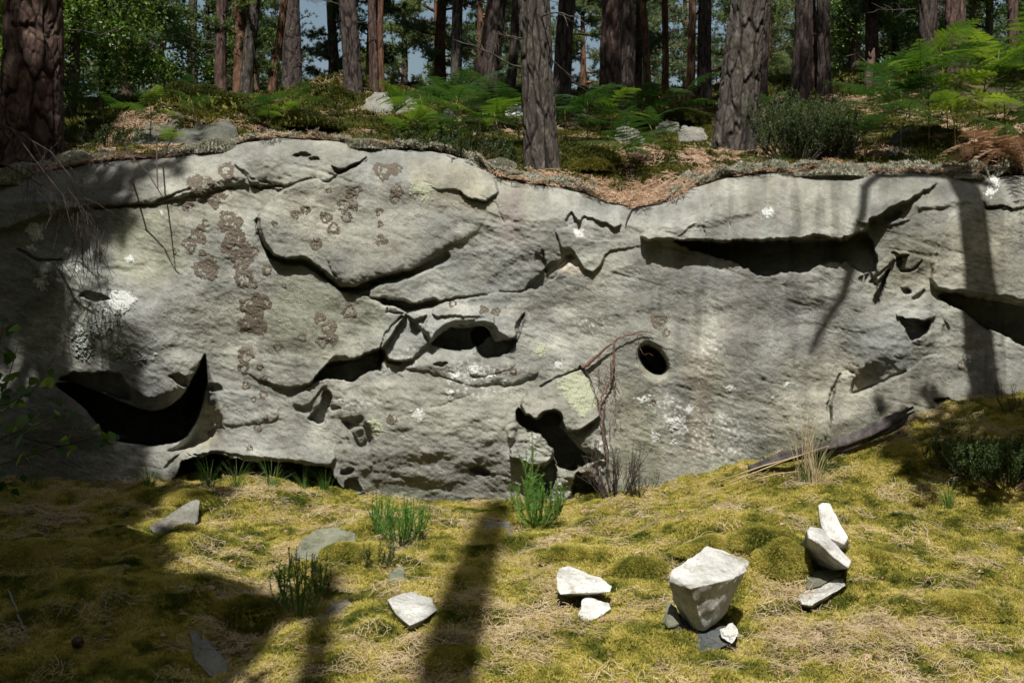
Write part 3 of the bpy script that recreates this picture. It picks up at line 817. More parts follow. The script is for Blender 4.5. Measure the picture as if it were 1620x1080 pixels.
# ------------------------------------------------------------------ ground
FLOOR = [(7.9, 1.25), (8.4, 1.30), (8.9, 1.38), (9.6, 1.66), (12.0, 2.28), (15.0, 3.05), (17.5, 3.78), (21.0, 4.68), (24.0, 5.05), (28.0, 4.6), (36.0, 3.2), (60.0, 2.0), (120.0, 1.0)]
MOUNDS = [(300, 190, 10.6, 0.75, 0.30, 0.35), (545, 160, 18.5, 0.8, 0.35, 0.9), (935, 262, 9.15, 0.26, 0.10, 0.22), (1065, 200, 12.5, 0.8, 0.20, 0.6), (480, 200, 11.5, 0.7, 0.12, 0.5), (1480, 262, 9.6, 0.5, 0.22, 0.4),
          (700, 225, 10.0, 0.7, 0.10, 0.5), (140, 215, 10.5, 0.6, 0.10, 0.5), (1180, 180, 14, 1.0, 0.15, 0.8), (620, 200, 12, 0.8, 0.1, 0.6)]
_rx = RIMW[:, 0]; _ry = RIMW[:, 1]; _rz = RIMW[:, 2]
_o = np.argsort(_rx)


def floor_z(x, y):
    """Height of the forest floor behind the rim."""
    x = np.asarray(x, float); y = np.asarray(y, float)
    d = y - CAM[1]
    rz = np.interp(x, _rx[_o], _rz[_o]); ry = np.interp(x, _rx[_o], _ry[_o])
    s = np.clip(y - ry, 0, None)
    z = interp(d, FLOOR) + 0.07 * fbm(x / 1.3, y / 1.3, 4, 201) + 0.25 * fbm(x / 6, y / 6, 2, 203) * sstep(10, 16, d)
    z += 0.35 * sstep(2.5, 6.5, x) * sstep(9, 14, d) - 0.12 * sstep(-2.5, -6, x) * sstep(9, 14, d)
    for (u, v, dd, rx, h, ry_) in MOUNDS:
        cx = (u - 810) / FPX * dd; cy = dd + CAM[1]
        z += h * np.exp(-(((x - cx) / rx) ** 2 + ((y - cy) / ry_) ** 2))
    w = sstep(0.0, 1.0, s)
    zr = rz + 0.012 + 0.16 * s
    return zr * (1 - w) + z * w


def bank_z(x, y):
    """Height of the mossy bank in front of the outcrop."""
    x = np.asarray(x, float); y = np.asarray(y, float)
    u0 = 810 + x / 7.9 * FPX
    zf = -(interp(u0, FOOT) - 540) / FPX * 7.9
    s = np.clip(-0.1 - y, 0, None)
    zb = -1.035 - 0.11 * s - 0.10 * np.clip(s - 4, 0, None)
    w = np.exp(-(s / 1.15) ** 2)
    z = zb + (zf + 1.035) * w * 1.0
    z += 0.25 * sstep(2.3, 5.5, x) * np.exp(-((y + 0.9) / 1.2) ** 2)
    z += 0.19 * np.exp(-(((x - 1.3) / 0.65) ** 2 + ((y + 1.75) / 0.42) ** 2))       # hump above the white blocks
    z -= 0.04 * np.exp(-(((x - 1.05) / 0.30) ** 2 + ((y + 2.80) / 0.24) ** 2))      # scar under the big block
    z -= 0.03 * np.exp(-(((x - 1.66) / 0.16) ** 2 + ((y + 2.28) / 0.16) ** 2))
    z -= 0.02 * np.exp(-(((x - 0.40) / 0.20) ** 2 + ((y + 2.62) / 0.12) ** 2))
    z += 0.07 * np.exp(-(((x + 1.9) / 0.7) ** 2 + ((y + 0.5) / 0.35) ** 2))
    z += 0.10 * np.exp(-(((x + 2.0) / 0.6) ** 2 + ((y + 2.7) / 0.6) ** 2))
    z -= 0.06 * np.exp(-(((x + 1.25) / 0.25) ** 2 + ((y + 2.8) / 1.3) ** 2))
    z += 0.05 * np.exp(-(((x + 0.9) / 0.3) ** 2 + ((y + 2.9) / 0.35) ** 2))
    f1_, _ = worley(x / 0.27 + 0.5 * fbm(x / 0.3, y / 0.3, 2, 214), y / 0.22 + 0.5 * fbm(x / 0.3, y / 0.3, 2, 215), 13)
    z += 0.055 * (0.5 - f1_) * (0.4 + 0.9 * vn(x / 0.8, y / 0.8, 216))
    z += 0.06 * fbm(x / 0.5, y / 0.5, 4, 211) + 0.012 * fbm(x / 0.09, y / 0.09, 2, 212)
    return z


def litter_field(x, y):
    """1 where dry needles lie, 0 where moss grows."""
    f = fbm(x / 0.55, y / 0.45, 4, 221) * 0.9
    def g(u, v, ru, rv, a):
        d = (1.035 * FPX) / max(60.0, (v - 540) - 0.11 * FPX * 0)      # rough distance for this row
        return None
    for cx, cy, rx, ry, a in [(-1.3, -2.6, 0.28, 1.3, 1.1), (-0.55, -1.6, 0.35, 0.8, 0.8), (-0.5, -3.1, 0.55, 0.6, 0.7), (0.15, -2.8, 0.35, 0.5, 0.7), (1.45, -2.75, 0.5, 0.45, 0.85),
                              (1.2, -3.4, 0.9, 0.35, 0.35), (2.0, -3.2, 0.6, 0.6, 0.35), (1.35, -1.4, 0.9, 0.5, -0.8), (2.6, -1.6, 0.9, 0.9, -0.6), (-2.2, -2.6, 0.55, 1.0, -1.0),
                              (-1.9, -0.7, 1.2, 0.5, -0.9), (-0.9, -2.9, 0.25, 0.3, -0.7), (0.6, -1.9, 0.6, 0.5, -0.7), (0.3, -3.4, 0.5, 0.3, -0.7), (1.55, -2.0, 0.25, 0.2, -0.4), (3.0, -0.5, 1.5, 0.6, -0.9)]:
        f = f + a * np.exp(-(((x - cx) / rx) ** 2 + ((y - cy) / ry) ** 2))
    return 0.9 * sstep(0.55, 1.3, f + 0.45 * fbm(x / 0.12, y / 0.12, 2, 222))


def hit(fn, u, v, d0=3.5, d1=14.0):
    """Where the line of sight through (u, v) meets the ground fn."""
    ds = np.linspace(d0, d1, 1600)
    P = at(u, v, ds)
    ok = P[:, 2] < fn(P[:, 0], P[:, 1])
    if fn is floor_z: ok &= P[:, 1] > np.interp(P[:, 0], _rx[_o], _ry[_o]) + 0.05
    k = np.nonzero(ok)[0]
    k = k[0] if len(k) else len(ds) - 1
    return Vector(P[k])


def grid_mesh(name, X, Y, Z, mat_, attrs=None):
    n0, n1 = X.shape
    i = np.arange(n0 - 1)[:, None] * n1 + np.arange(n1 - 1)[None, :]
    q = np.stack([i, i + 1, i + n1 + 1, i + n1], -1).reshape(-1, 4)
    return link(name, mesh_np(name, np.stack([X, Y, Z], -1).reshape(-1, 3), q, True, mat_, attrs))


m, nt, out = newmat('moss_soil')
p_ = geo_pos(nt)
lf = N(nt, 'ShaderNodeAttribute', attribute_name='litter').outputs['Fac']
mo = ramp(nt, noise(nt, p_, 7.0, 6, 0.65), [(0.3, (0.08, 0.085, 0.018)), (0.5, (0.18, 0.165, 0.035)), (0.7, (0.26, 0.22, 0.06))])
li = ramp(nt, noise(nt, p_, 30.0, 6, 0.7), [(0.3, (0.07, 0.05, 0.035)), (0.55, (0.22, 0.165, 0.10)), (0.75, (0.34, 0.26, 0.16))])
surf(nt, out, mix(nt, lf, mo, li), 0.95, bump(nt, noise(nt, p_, 90, 5, 0.75), 0.9, 0.02), 0.1)
M_bank = m
m, nt, out = newmat('forest_soil')
p_ = geo_pos(nt)
c = ramp(nt, noise(nt, p_, 1.6, 6, 0.6), [(0.32, (0.035, 0.04, 0.014)), (0.5, (0.07, 0.06, 0.03)), (0.66, (0.13, 0.095, 0.06))])
surf(nt, out, c, 0.95, bump(nt, noise(nt, p_, 40, 5, 0.75), 0.9, 0.03), 0.1)
M_floor = m

xs = np.concatenate([np.linspace(-40, -4.2, 24)[:-1], np.arange(-4.2, 4.6, 0.022), np.linspace(4.6, 40, 24)])
ys = np.concatenate([np.linspace(-40, -4.4, 22)[:-1], np.arange(-4.4, 0.9, 0.022)])
X, Y = np.meshgrid(xs, ys)
bank = grid_mesh('mossy_ground', X, Y, bank_z(X, Y), M_bank, {'litter': litter_field(X, Y).ravel()})
tag(bank, 'mossy bank strewn with dry pine needles in front of the outcrop', kind='structure')

aa = np.linspace(-1, 1, 560)
ss = np.concatenate([np.linspace(0.02, 2.5, 90)[:-1], 2.5 + np.linspace(0, 1, 170) ** 1.7 * 90])
A_, S_ = np.meshgrid(aa, ss)
half = 6.3 + 1.0 * S_
X = A_ * half
Y = np.interp(X, _rx[_o], _ry[_o]) + S_
Z = floor_z(X, Y)
tag(grid_mesh('forest_floor', X, Y, Z, M_floor), 'needle covered forest floor rising behind the outcrop', kind='structure')

# ------------------------------------------------------------------ loose stones
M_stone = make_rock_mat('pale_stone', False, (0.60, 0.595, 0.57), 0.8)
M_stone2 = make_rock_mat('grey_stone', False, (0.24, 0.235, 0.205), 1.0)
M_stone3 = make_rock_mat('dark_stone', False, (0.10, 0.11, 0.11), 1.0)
M_stone4 = make_rock_mat('mossy_stone', False, (0.24, 0.25, 0.18), 1.0)


def hull_stone(name, pts, mat_, label, seed=0, rough=0.016, sub=3, cat='stone', group=None, bev=0.003):
    import bmesh
    bm = bmesh.new()
    P = np.array(pts, float); c = P.mean(0)
    for p in P: bm.verts.new(p - c)
    r = bmesh.ops.convex_hull(bm, input=bm.verts)
    bmesh.ops.delete(bm, geom=[g for g in r['geom_interior'] if isinstance(g, bmesh.types.BMVert)], context='VERTS')
    bmesh.ops.dissolve_limit(bm, angle_limit=R(9), verts=bm.verts, edges=bm.edges)
    sz = float(np.linalg.norm(P.max(0) - P.min(0)))
    bmesh.ops.bevel(bm, geom=list(bm.edges), offset=bev, segments=1, affect='EDGES', profile=0.6)
    bmesh.ops.triangulate(bm, faces=bm.faces)
    for _ in range(6):
        L = [e for e in bm.edges if e.calc_length() > max(0.012, sz / 26)]
        if not L or len(bm.faces) > 9000: break
        bmesh.ops.subdivide_edges(bm, edges=L, cuts=1)
        bmesh.ops.triangulate(bm, faces=bm.faces)
    bm.normal_update()
    V = np.array([v.co[:] for v in bm.verts]); Nn = np.array([v.normal[:] for v in bm.verts])
    h = rough * (fbm3(V + seed, 7, 3, seed) + 0.5 * fbm3(V, 30, 2, seed + 3))
    # chipped hollows
    h -= rough * 1.2 * np.clip(fbm3(V, 4.5, 2, seed + 9) - 0.25, 0, 1) * 2
    V = V + Nn * h[:, None]
    Fc = [[v.index for v in f.verts] for f in bm.faces]
    bm.free()
    me = mesh_np(name, V, np.array([f for f in Fc if len(f) == 3]), True, mat_)
    try: me.set_sharp_from_angle(angle=R(22))
    except Exception: pass
    o = link(name, me); o.location = c
    tag(o, label, cat, group)
    return o


def foot(u, v, d, fn=None):
    """How far to move so that the point seen at (u, v), thought at distance d, stands on the ground."""
    fn = fn or (bank_z if d < 7.8 else floor_z)
    return hit(fn, u, v, 3.5 if fn is bank_z else 8.0, 22.0).y - CAM[1] - d


def px(L, base=None, sink=0.02):
    """Corners given by sight line and distance, moved along the view axis until the foot meets the ground."""
    if base is None:
        u, v, d = max(L[:-1], key=lambda p: p[1])
        base = foot(u, v, d) + sink
    P = [at(u, v, d + base) for u, v, d in L]
    c_ = np.mean(P, 0)
    return [tuple(p) for p in P] + [(c_[0], max(p[1] for p in P), min(p[2] for p in P) - 0.04)]


# the big white block and what lies under it
BB = foot(1100, 1033, 4.95) + 0.03
WB = foot(1300, 950, 5.45) + 0.02
PB = foot(940, 985, 5.15) + 0.02
hull_stone('white_block', px([(1060, 908, 5.06), (1064, 900, 5.10), (1083, 885, 5.22), (1118, 863, 5.38), (1138, 869, 5.38), (1150, 882, 5.34), (1184, 889, 5.30), (1180, 906, 5.20), (1162, 914, 5.06), (1120, 924, 4.93), (1092, 931, 4.90),
           (1058, 920, 5.06), (1066, 955, 5.27), (1082, 985, 5.26), (1098, 994, 5.06), (1114, 997, 5.05), (1134, 985, 5.12), (1152, 966, 5.20), (1166, 934, 5.20), (1120, 990, 5.45), (1090, 975, 5.45)], BB), M_stone,
           'large white angular block, the biggest loose stone on the moss', 3, 0.013)
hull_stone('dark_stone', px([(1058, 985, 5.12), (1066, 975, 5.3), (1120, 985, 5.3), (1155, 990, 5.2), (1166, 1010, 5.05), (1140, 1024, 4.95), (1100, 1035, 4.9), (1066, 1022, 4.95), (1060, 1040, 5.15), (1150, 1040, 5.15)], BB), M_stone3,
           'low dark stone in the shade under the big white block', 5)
hull_stone('white_stone', px([(1136, 992, 5.05), (1160, 982, 5.12), (1172, 1000, 5.02), (1160, 1012, 4.95), (1140, 1005, 4.98), (1150, 1015, 5.1)], BB), M_stone, 'small pale stone touching the right foot of the big white block', 6)
hull_stone('mossy_stone', px([(1050, 965, 5.2), (1058, 950, 5.25), (1072, 960, 5.2), (1076, 985, 5.1), (1058, 992, 5.05), (1048, 984, 5.15), (1062, 1000, 5.25)], BB), M_stone4, 'small mossy stone against the left foot of the big white block', 8)
# pair to the left
hull_stone('wedge_stone', px([(879, 912, 5.35), (884, 898, 5.5), (900, 893, 5.6), (925, 903, 5.6), (950, 913, 5.5), (970, 926, 5.42), (966, 936, 5.32), (930, 937, 5.25), (886, 940, 5.25), (880, 930, 5.3), (900, 945, 5.5), (950, 940, 5.5)], PB), M_stone,
           'white wedge-shaped stone lying over a smaller one', 11, 0.008)
hull_stone('white_stone', px([(920, 948, 5.25), (930, 944, 5.3), (962, 954, 5.3), (966, 962, 5.22), (948, 975, 5.15), (920, 990, 5.1), (916, 975, 5.15), (940, 998, 5.3), (965, 990, 5.35)], PB), M_stone, 'small pale stone tucked below the white wedge stone', 12)
# single slab
hull_stone('white_slab', px([(613, 948, 5.20), (636, 937, 5.42), (668, 934, 5.52), (684, 944, 5.46), (692, 964, 5.24), (676, 976, 5.10), (648, 989, 4.99), (628, 972, 5.08), (650, 999, 5.06), (616, 958, 5.24), (630, 984, 5.14)], None, 0.0), M_stone,
           'flat white slab alone between the two trunk shadows', 14, 0.005)
# two standing shards on the right
hull_stone('white_shard', px([(1293, 797, 5.95), (1300, 793, 5.98), (1312, 796, 6.0), (1322, 815, 5.95), (1342, 850, 5.85), (1336, 862, 5.8), (1310, 850, 5.85), (1298, 832, 5.9), (1300, 870, 6.1), (1345, 870, 6.05)], WB), M_stone,
           'upright pale shard behind the overhanging wedge', 16, 0.008)
hull_stone('overhanging_wedge', px([(1276, 838, 5.7), (1282, 832, 5.72), (1300, 835, 5.76), (1320, 855, 5.66), (1347, 886, 5.46), (1342, 898, 5.42), (1320, 882, 5.44), (1296, 858, 5.5), (1280, 850, 5.55), (1276, 888, 6.2), (1340, 900, 6.0), (1290, 900, 6.3)], WB), M_stone,
           'white wedge with a dark hollow beneath, leaning out of the moss', 17, 0.006)
hull_stone('green_stone', px([(1272, 915, 5.62), (1286, 903, 5.7), (1318, 900, 5.7), (1330, 908, 5.65), (1300, 925, 5.5), (1276, 932, 5.5), (1300, 935, 5.65)], WB), M_stone4, 'greenish stone under the overhanging white wedge', 18)
hull_stone('white_stone', px([(1264, 942, 5.45), (1275, 932, 5.52), (1310, 920, 5.55), (1334, 914, 5.55), (1338, 925, 5.45), (1310, 942, 5.35), (1282, 957, 5.3), (1268, 955, 5.35), (1300, 965, 5.5)], WB), M_stone, 'long pale stone lying below the greenish stone', 19)
hull_stone('tan_stone', px([(1334, 820, 6.3), (1350, 816, 6.35), (1364, 826, 6.25), (1354, 834, 6.2), (1336, 832, 6.25), (1350, 840, 6.3)]), make_rock_mat('tan_stone', False, (0.42, 0.33, 0.26), 0.8), 'small tan stone in bright moss right of the upright shard', 20)
hull_stone('white_stone', px([(1450, 800, 6.6), (1456, 789, 6.7), (1466, 792, 6.65), (1460, 802, 6.6), (1456, 806, 6.7)]), M_stone, 'tiny white stone in the moss beyond the tan stone', 21)
# shaded left side
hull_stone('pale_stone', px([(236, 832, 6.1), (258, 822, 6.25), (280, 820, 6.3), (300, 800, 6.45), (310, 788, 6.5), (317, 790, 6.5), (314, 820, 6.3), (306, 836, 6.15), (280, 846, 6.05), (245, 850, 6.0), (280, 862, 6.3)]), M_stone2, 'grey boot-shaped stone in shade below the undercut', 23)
hull_stone('mossy_boulder', px([(462, 880, 6.0), (475, 855, 6.2), (500, 838, 6.35), (535, 832, 6.4), (560, 845, 6.3), (570, 870, 6.1), (540, 888, 5.95), (500, 892, 5.9), (520, 900, 6.2)]), M_stone4, 'low rounded mossy boulder behind the green heather sprig', 25, 0.02)
hull_stone('pale_stone', px([(300, 1000, 4.9), (312, 994, 4.95), (318, 1012, 4.85), (330, 1040, 4.72), (366, 1052, 4.7), (374, 1062, 4.65), (360, 1078, 4.58), (330, 1068, 4.6), (308, 1042, 4.7), (330, 1085, 4.8)]), M_stone2, 'pale tapering stone in the shade at the lower left', 27)
hull_stone('white_stone', px([(286, 1076, 4.55), (296, 1072, 4.6), (312, 1074, 4.58), (314, 1090, 4.5), (290, 1092, 4.5), (300, 1096, 4.6)]), M_stone, 'white stone cut by the bottom edge of the view', 28)
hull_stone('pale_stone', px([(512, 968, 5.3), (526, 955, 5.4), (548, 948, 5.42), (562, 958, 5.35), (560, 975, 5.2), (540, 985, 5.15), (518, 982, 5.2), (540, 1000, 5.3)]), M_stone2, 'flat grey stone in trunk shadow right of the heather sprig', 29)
hull_stone('flat_stone', px([(174, 888, 5.75), (186, 882, 5.8), (202, 884, 5.8), (200, 892, 5.7), (180, 893, 5.7), (190, 900, 5.8)]), M_stone2, 'small flat slate-grey stone in the dark moss', 30)
hull_stone('pale_stone', px([(348, 940, 5.35), (360, 936, 5.4), (372, 942, 5.35), (360, 948, 5.3), (360, 952, 5.4)]), M_stone2, 'small pale stone in shaded needles left of the heather sprig', 31)
hull_stone('pale_stone', px([(222, 790, 6.8), (230, 784, 6.85), (237, 790, 6.8), (230, 795, 6.75), (230, 799, 6.85)]), M_stone2, 'tiny grey stone left of the boot-shaped stone', 32)
hull_stone('dark_boulder', px([(722, 785, 7.5), (735, 768, 7.6), (752, 762, 7.65), (772, 766, 7.6), (788, 782, 7.5), (785, 792, 7.35), (750, 796, 7.3), (726, 794, 7.35), (750, 806, 7.5)]), M_stone2, 'rounded dark grey boulder at the foot of the cliff', 33, 0.01)
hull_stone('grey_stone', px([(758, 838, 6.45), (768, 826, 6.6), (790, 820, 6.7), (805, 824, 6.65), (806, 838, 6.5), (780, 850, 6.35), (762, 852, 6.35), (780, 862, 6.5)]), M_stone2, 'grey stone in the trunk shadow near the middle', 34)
hull_stone('grey_stone', px([(800, 845, 6.4), (808, 840, 6.45), (816, 850, 6.4), (808, 857, 6.35), (808, 860, 6.45)]), M_stone2, 'pebble just right of the grey stone in trunk shadow', 35)
hull_stone('mossy_stone', px([(615, 905, 5.75), (628, 893, 5.85), (640, 895, 5.85), (640, 925, 5.6), (622, 930, 5.55), (630, 938, 5.7)]), M_stone4, 'small mossy stone above the flat white slab', 36)
hull_stone('pale_stone', px([(1026, 776, 7.1), (1040, 768, 7.2), (1048, 757, 7.25), (1050, 772, 7.1), (1040, 782, 7.1)]), M_stone2, 'pointed tan chip on the moss crest under the right face', 37)

# up in the wood
hull_stone('grey_boulder', px([(570, 182, 13.2), (578, 158, 13.4), (592, 146, 13.6), (610, 146, 13.7), (622, 160, 13.5), (624, 180, 13.2), (605, 190, 12.9), (580, 190, 12.9), (600, 196, 13.4)]), M_stone2, 'sunlit grey boulder on the slope left of the middle', 41, 0.03, cat='boulder')
hull_stone('dark_boulder', px([(622, 180, 13.8), (632, 158, 14.0), (645, 150, 14.1), (658, 160, 13.9), (662, 182, 13.6), (640, 190, 13.5), (640, 196, 14)]), M_stone2, 'shaded boulder just right of the sunlit grey boulder', 42, 0.03, cat='boulder')
hull_stone('mossy_boulder', px([(205, 225, 9.7), (215, 205, 9.9), (240, 182, 10.2), (290, 172, 10.4), (330, 176, 10.3), (368, 192, 10.1), (384, 214, 9.8), (380, 232, 9.5), (290, 238, 9.3), (215, 238, 9.4), (300, 250, 10)]), make_rock_mat('shaded_mossy_stone', False, (0.13, 0.135, 0.11), 1.0), 'wide dark boulder under a moss dome behind the rim', 43, 0.05, cat='boulder')  # the shade this boulder lies in is put into its stone colour
hull_stone('white_boulder', px([(798, 174, 14.5), (808, 165, 14.7), (824, 166, 14.7), (828, 186, 14.4), (810, 192, 14.2), (800, 188, 14.3), (815, 196, 14.6)]), M_stone, 'white boulder half hidden left of the central pine', 44, 0.02, cat='boulder')
hull_stone('white_boulder', px([(988, 196, 12.6), (1002, 190, 12.8), (1018, 194, 12.7), (1022, 205, 12.5), (1008, 208, 12.4), (990, 204, 12.5), (1005, 214, 12.7)]), M_stone, 'bright white boulder right of the central pines', 45, 0.02, cat='boulder')
hull_stone('grey_boulder', px([(975, 205, 11.6), (985, 198, 11.8), (1010, 206, 11.7), (1022, 220, 11.5), (1010, 236, 11.2), (985, 232, 11.2), (972, 218, 11.4), (995, 244, 11.6)]), M_stone2, 'leaning grey boulder behind the dark fern', 46, 0.02, cat='boulder')
hull_stone('grey_boulder', px([(1030, 212, 12.2), (1042, 195, 12.4), (1056, 189, 12.5), (1074, 196, 12.4), (1076, 206, 12.2), (1058, 218, 12.0), (1036, 222, 12.0), (1055, 230, 12.3)]), M_stone2, 'angular grey boulder left of the leaning pine', 47, 0.03, cat='boulder')
hull_stone('grey_boulder', px([(1072, 208, 12.0), (1082, 200, 12.2), (1112, 204, 12.2), (1122, 216, 12.0), (1116, 228, 11.8), (1080, 232, 11.8), (1074, 222, 11.9), (1100, 240, 12.1)]), M_stone2, 'low mossy boulder against the leaning pine', 48, 0.03, cat='boulder')
hull_stone('grey_boulder', px([(698, 182, 12.5), (708, 168, 12.7), (720, 176, 12.6), (712, 196, 12.3), (700, 196, 12.3), (710, 204, 12.6)]), M_stone2, 'pointed boulder among the middle ferns', 49, 0.02, cat='boulder')
hull_stone('dark_boulder', px([(1398, 250, 9.3), (1405, 222, 9.4), (1425, 202, 9.5), (1445, 204, 9.5), (1465, 225, 9.4), (1475, 246, 9.2), (1440, 262, 9.0), (1405, 264, 9.0), (1435, 270, 9.4)]), M_stone3, 'steep dark boulder under the right-hand ferns', 50, 0.03, cat='boulder')
hull_stone('rim_boulder', px([(-40, 320, 7.9), (-20, 300, 8.0), (6, 298, 8.0), (16, 312, 7.95), (14, 326, 7.85), (-10, 335, 7.8), (0, 330, 8.2)]), M_stone2, 'rounded grey lump at the left edge of the rim', 51, 0.02, cat='boulder')
# ------------------------------------------------------------------ trees
def bark_mat(name, lo, mid, hi, red=0.0):
    m, nt, out = newmat(name)
    p = obj_co(nt)
    cr = N(nt, 'ShaderNodeAttribute', attribute_name='crack').outputs['Fac']
    mp = N(nt, 'ShaderNodeMapping'); mp.inputs['Scale'].default_value = (1, 1, 0.35); nt.links.new(p, mp.inputs[0])
    f = noise(nt, mp.outputs[0], 22.0, 6, 0.7)
    c = ramp(nt, f, [(0.3, lo), (0.5, mid), (0.72, hi)])
    c = mix(nt, cr, c, tuple(x * 0.28 for x in mid))
    sp = ramp(nt, noise(nt, p, 9.0, 4, 0.7), [(0.55, (1, 1, 1)), (0.7, (1.35, 1.38, 1.25))])
    c = mix(nt, 1.0, c, sp, 'MULTIPLY')
    surf(nt, out, c, 0.92, bump(nt, noise(nt, mp.outputs[0], 60.0, 5, 0.75), 0.8, 0.012), 0.15)
    return m


M_bark_red = bark_mat('red_brown_bark', (0.034, 0.021, 0.018), (0.085, 0.054, 0.044), (0.18, 0.125, 0.105))
M_bark_grey = bark_mat('grey_bark', (0.027, 0.022, 0.019), (0.068, 0.058, 0.049), (0.165, 0.152, 0.13))
M_bark_dark = bark_mat('dark_bark', (0.028, 0.021, 0.018), (0.062, 0.047, 0.041), (0.12, 0.095, 0.085))
M_bark_or = bark_mat('orange_bark', (0.06, 0.032, 0.02), (0.135, 0.072, 0.045), (0.24, 0.14, 0.09))
M_dead = bark_mat('dead_branch', (0.12, 0.10, 0.085), (0.24, 0.21, 0.18), (0.38, 0.35, 0.31))
M_needle = leafmat('pine_needles', [(0.05, 0.08, 0.03), (0.11, 0.16, 0.055), (0.20, 0.25, 0.09)], 1.3, 0.40, 0.45, 0.35)
M_needle2 = leafmat('blue_green_needles', [(0.05, 0.085, 0.042), (0.11, 0.16, 0.08), (0.19, 0.24, 0.125)], 1.1, 0.40, 0.45, 0.35)
M_leaf = leafmat('oak_leaves', [(0.05, 0.10, 0.02), (0.10, 0.17, 0.035), (0.18, 0.26, 0.065)], 1.6, 0.4, 0.4, 0.35)


def trunk_mesh(name, path, rads, seg, dz, amp, mat_, seed=0, plates=9, zp=11.0, fine_to=1e9):
    """A trunk along the path; bark plates stand out by amp metres."""
    P = np.array(path, float); Ld = np.concatenate([[0], np.cumsum(np.linalg.norm(np.diff(P, axis=0), axis=1))])
    # rows: fine below, coarse above
    t = [0.0]
    while t[-1] < Ld[-1]: t.append(t[-1] + (dz if t[-1] < fine_to else dz * 8))
    t = np.array(t); t[-1] = Ld[-1]
    C = np.stack([np.interp(t, Ld, P[:, k]) for k in range(3)], -1)
    # smooth the axis a little
    rr = np.interp(t, Ld, rads)
    a = np.arange(seg) * 2 * math.pi / seg
    A2, T2 = np.meshgrid(a, t)
    xx = A2 / (2 * math.pi) * plates
    wob = 0.35 * fbm(xx * 1.0, T2 * 3, 2, seed)
    # periodic wobble
    cA, sA = np.cos(A2), np.sin(A2)
    w1 = 0.26 * fbm(cA * 2.2 + 9, T2 * 3.2 + sA * 2.2, 3, seed + 1); w2 = 0.5 * fbm(sA * 2.2 + 5, T2 * 3.2 + cA * 2.2, 3, seed + 2)
    f1, fe = worley(xx + w1, T2 * zp / 4.2 + w2 + A2 * 0.0, seed, plates)
    g1, ge = worley(xx * 2 + w1 * 2, T2 * zp / 1.6 + w2 * 1.6, seed + 3, plates * 2)
    crack = 1 - sstep(0.02, 0.20, fe); crack2 = 1 - sstep(0.02, 0.16, ge)
    fine = fbm(cA * 14 + sA * 9, T2 * 16 + sA * 12, 3, seed + 8)
    h = amp * (1.1 * (1 - crack) + 0.45 * (1 - crack2) + 0.35 * fine + 0.9 * (vn(np.floor(xx + w1) * 3.1, np.floor(T2 * zp / 4.2 + w2) * 2.3, seed) - 0.5) * 0.5) - amp * 0.7
    flare = 1 + 0.22 * np.exp(-T2 / 0.22) * (1 + 0.35 * np.cos(A2 * 4 + seed))
    lump = 1 + 0.05 * np.sin(A2 * 3 + T2 * 0.7 + seed) + 0.04 * np.sin(A2 * 2 - T2 * 0.5)
    rad = rr[:, None] * flare * lump + h
    V = np.stack([C[:, 0:1] + rad * np.cos(A2), C[:, 1:2] + rad * np.sin(A2), np.repeat(C[:, 2:3], seg, 1)], -1).reshape(-1, 3)
    m_ = len(t)
    i = np.arange(m_ - 1)[:, None] * seg; j = np.arange(seg)[None, :]; j2 = (j + 1) % seg
    Q_ = np.stack([i + j, i + j2, i + seg + j2, i + seg + j], -1).reshape(-1, 4)
    V = np.vstack([V, C[-1:] + [0, 0, 0.02]])
    tp = len(V) - 1
    T_ = [((m_ - 1) * seg + k, (m_ - 1) * seg + (k + 1) % seg, tp) for k in range(seg)]
    ck = np.concatenate([np.clip(crack + 0.5 * crack2, 0, 1).ravel(), [0]])
    return mesh_np(name, V, [Q_, np.array(T_)], True, mat_, {'crack': ck})


def clump(mb, c, d, size, rnd, n=16, wid=0.013, up=0.4):
    """A tuft of needles about the twig end c, pointing along d. Appends raw triangles."""
    pass


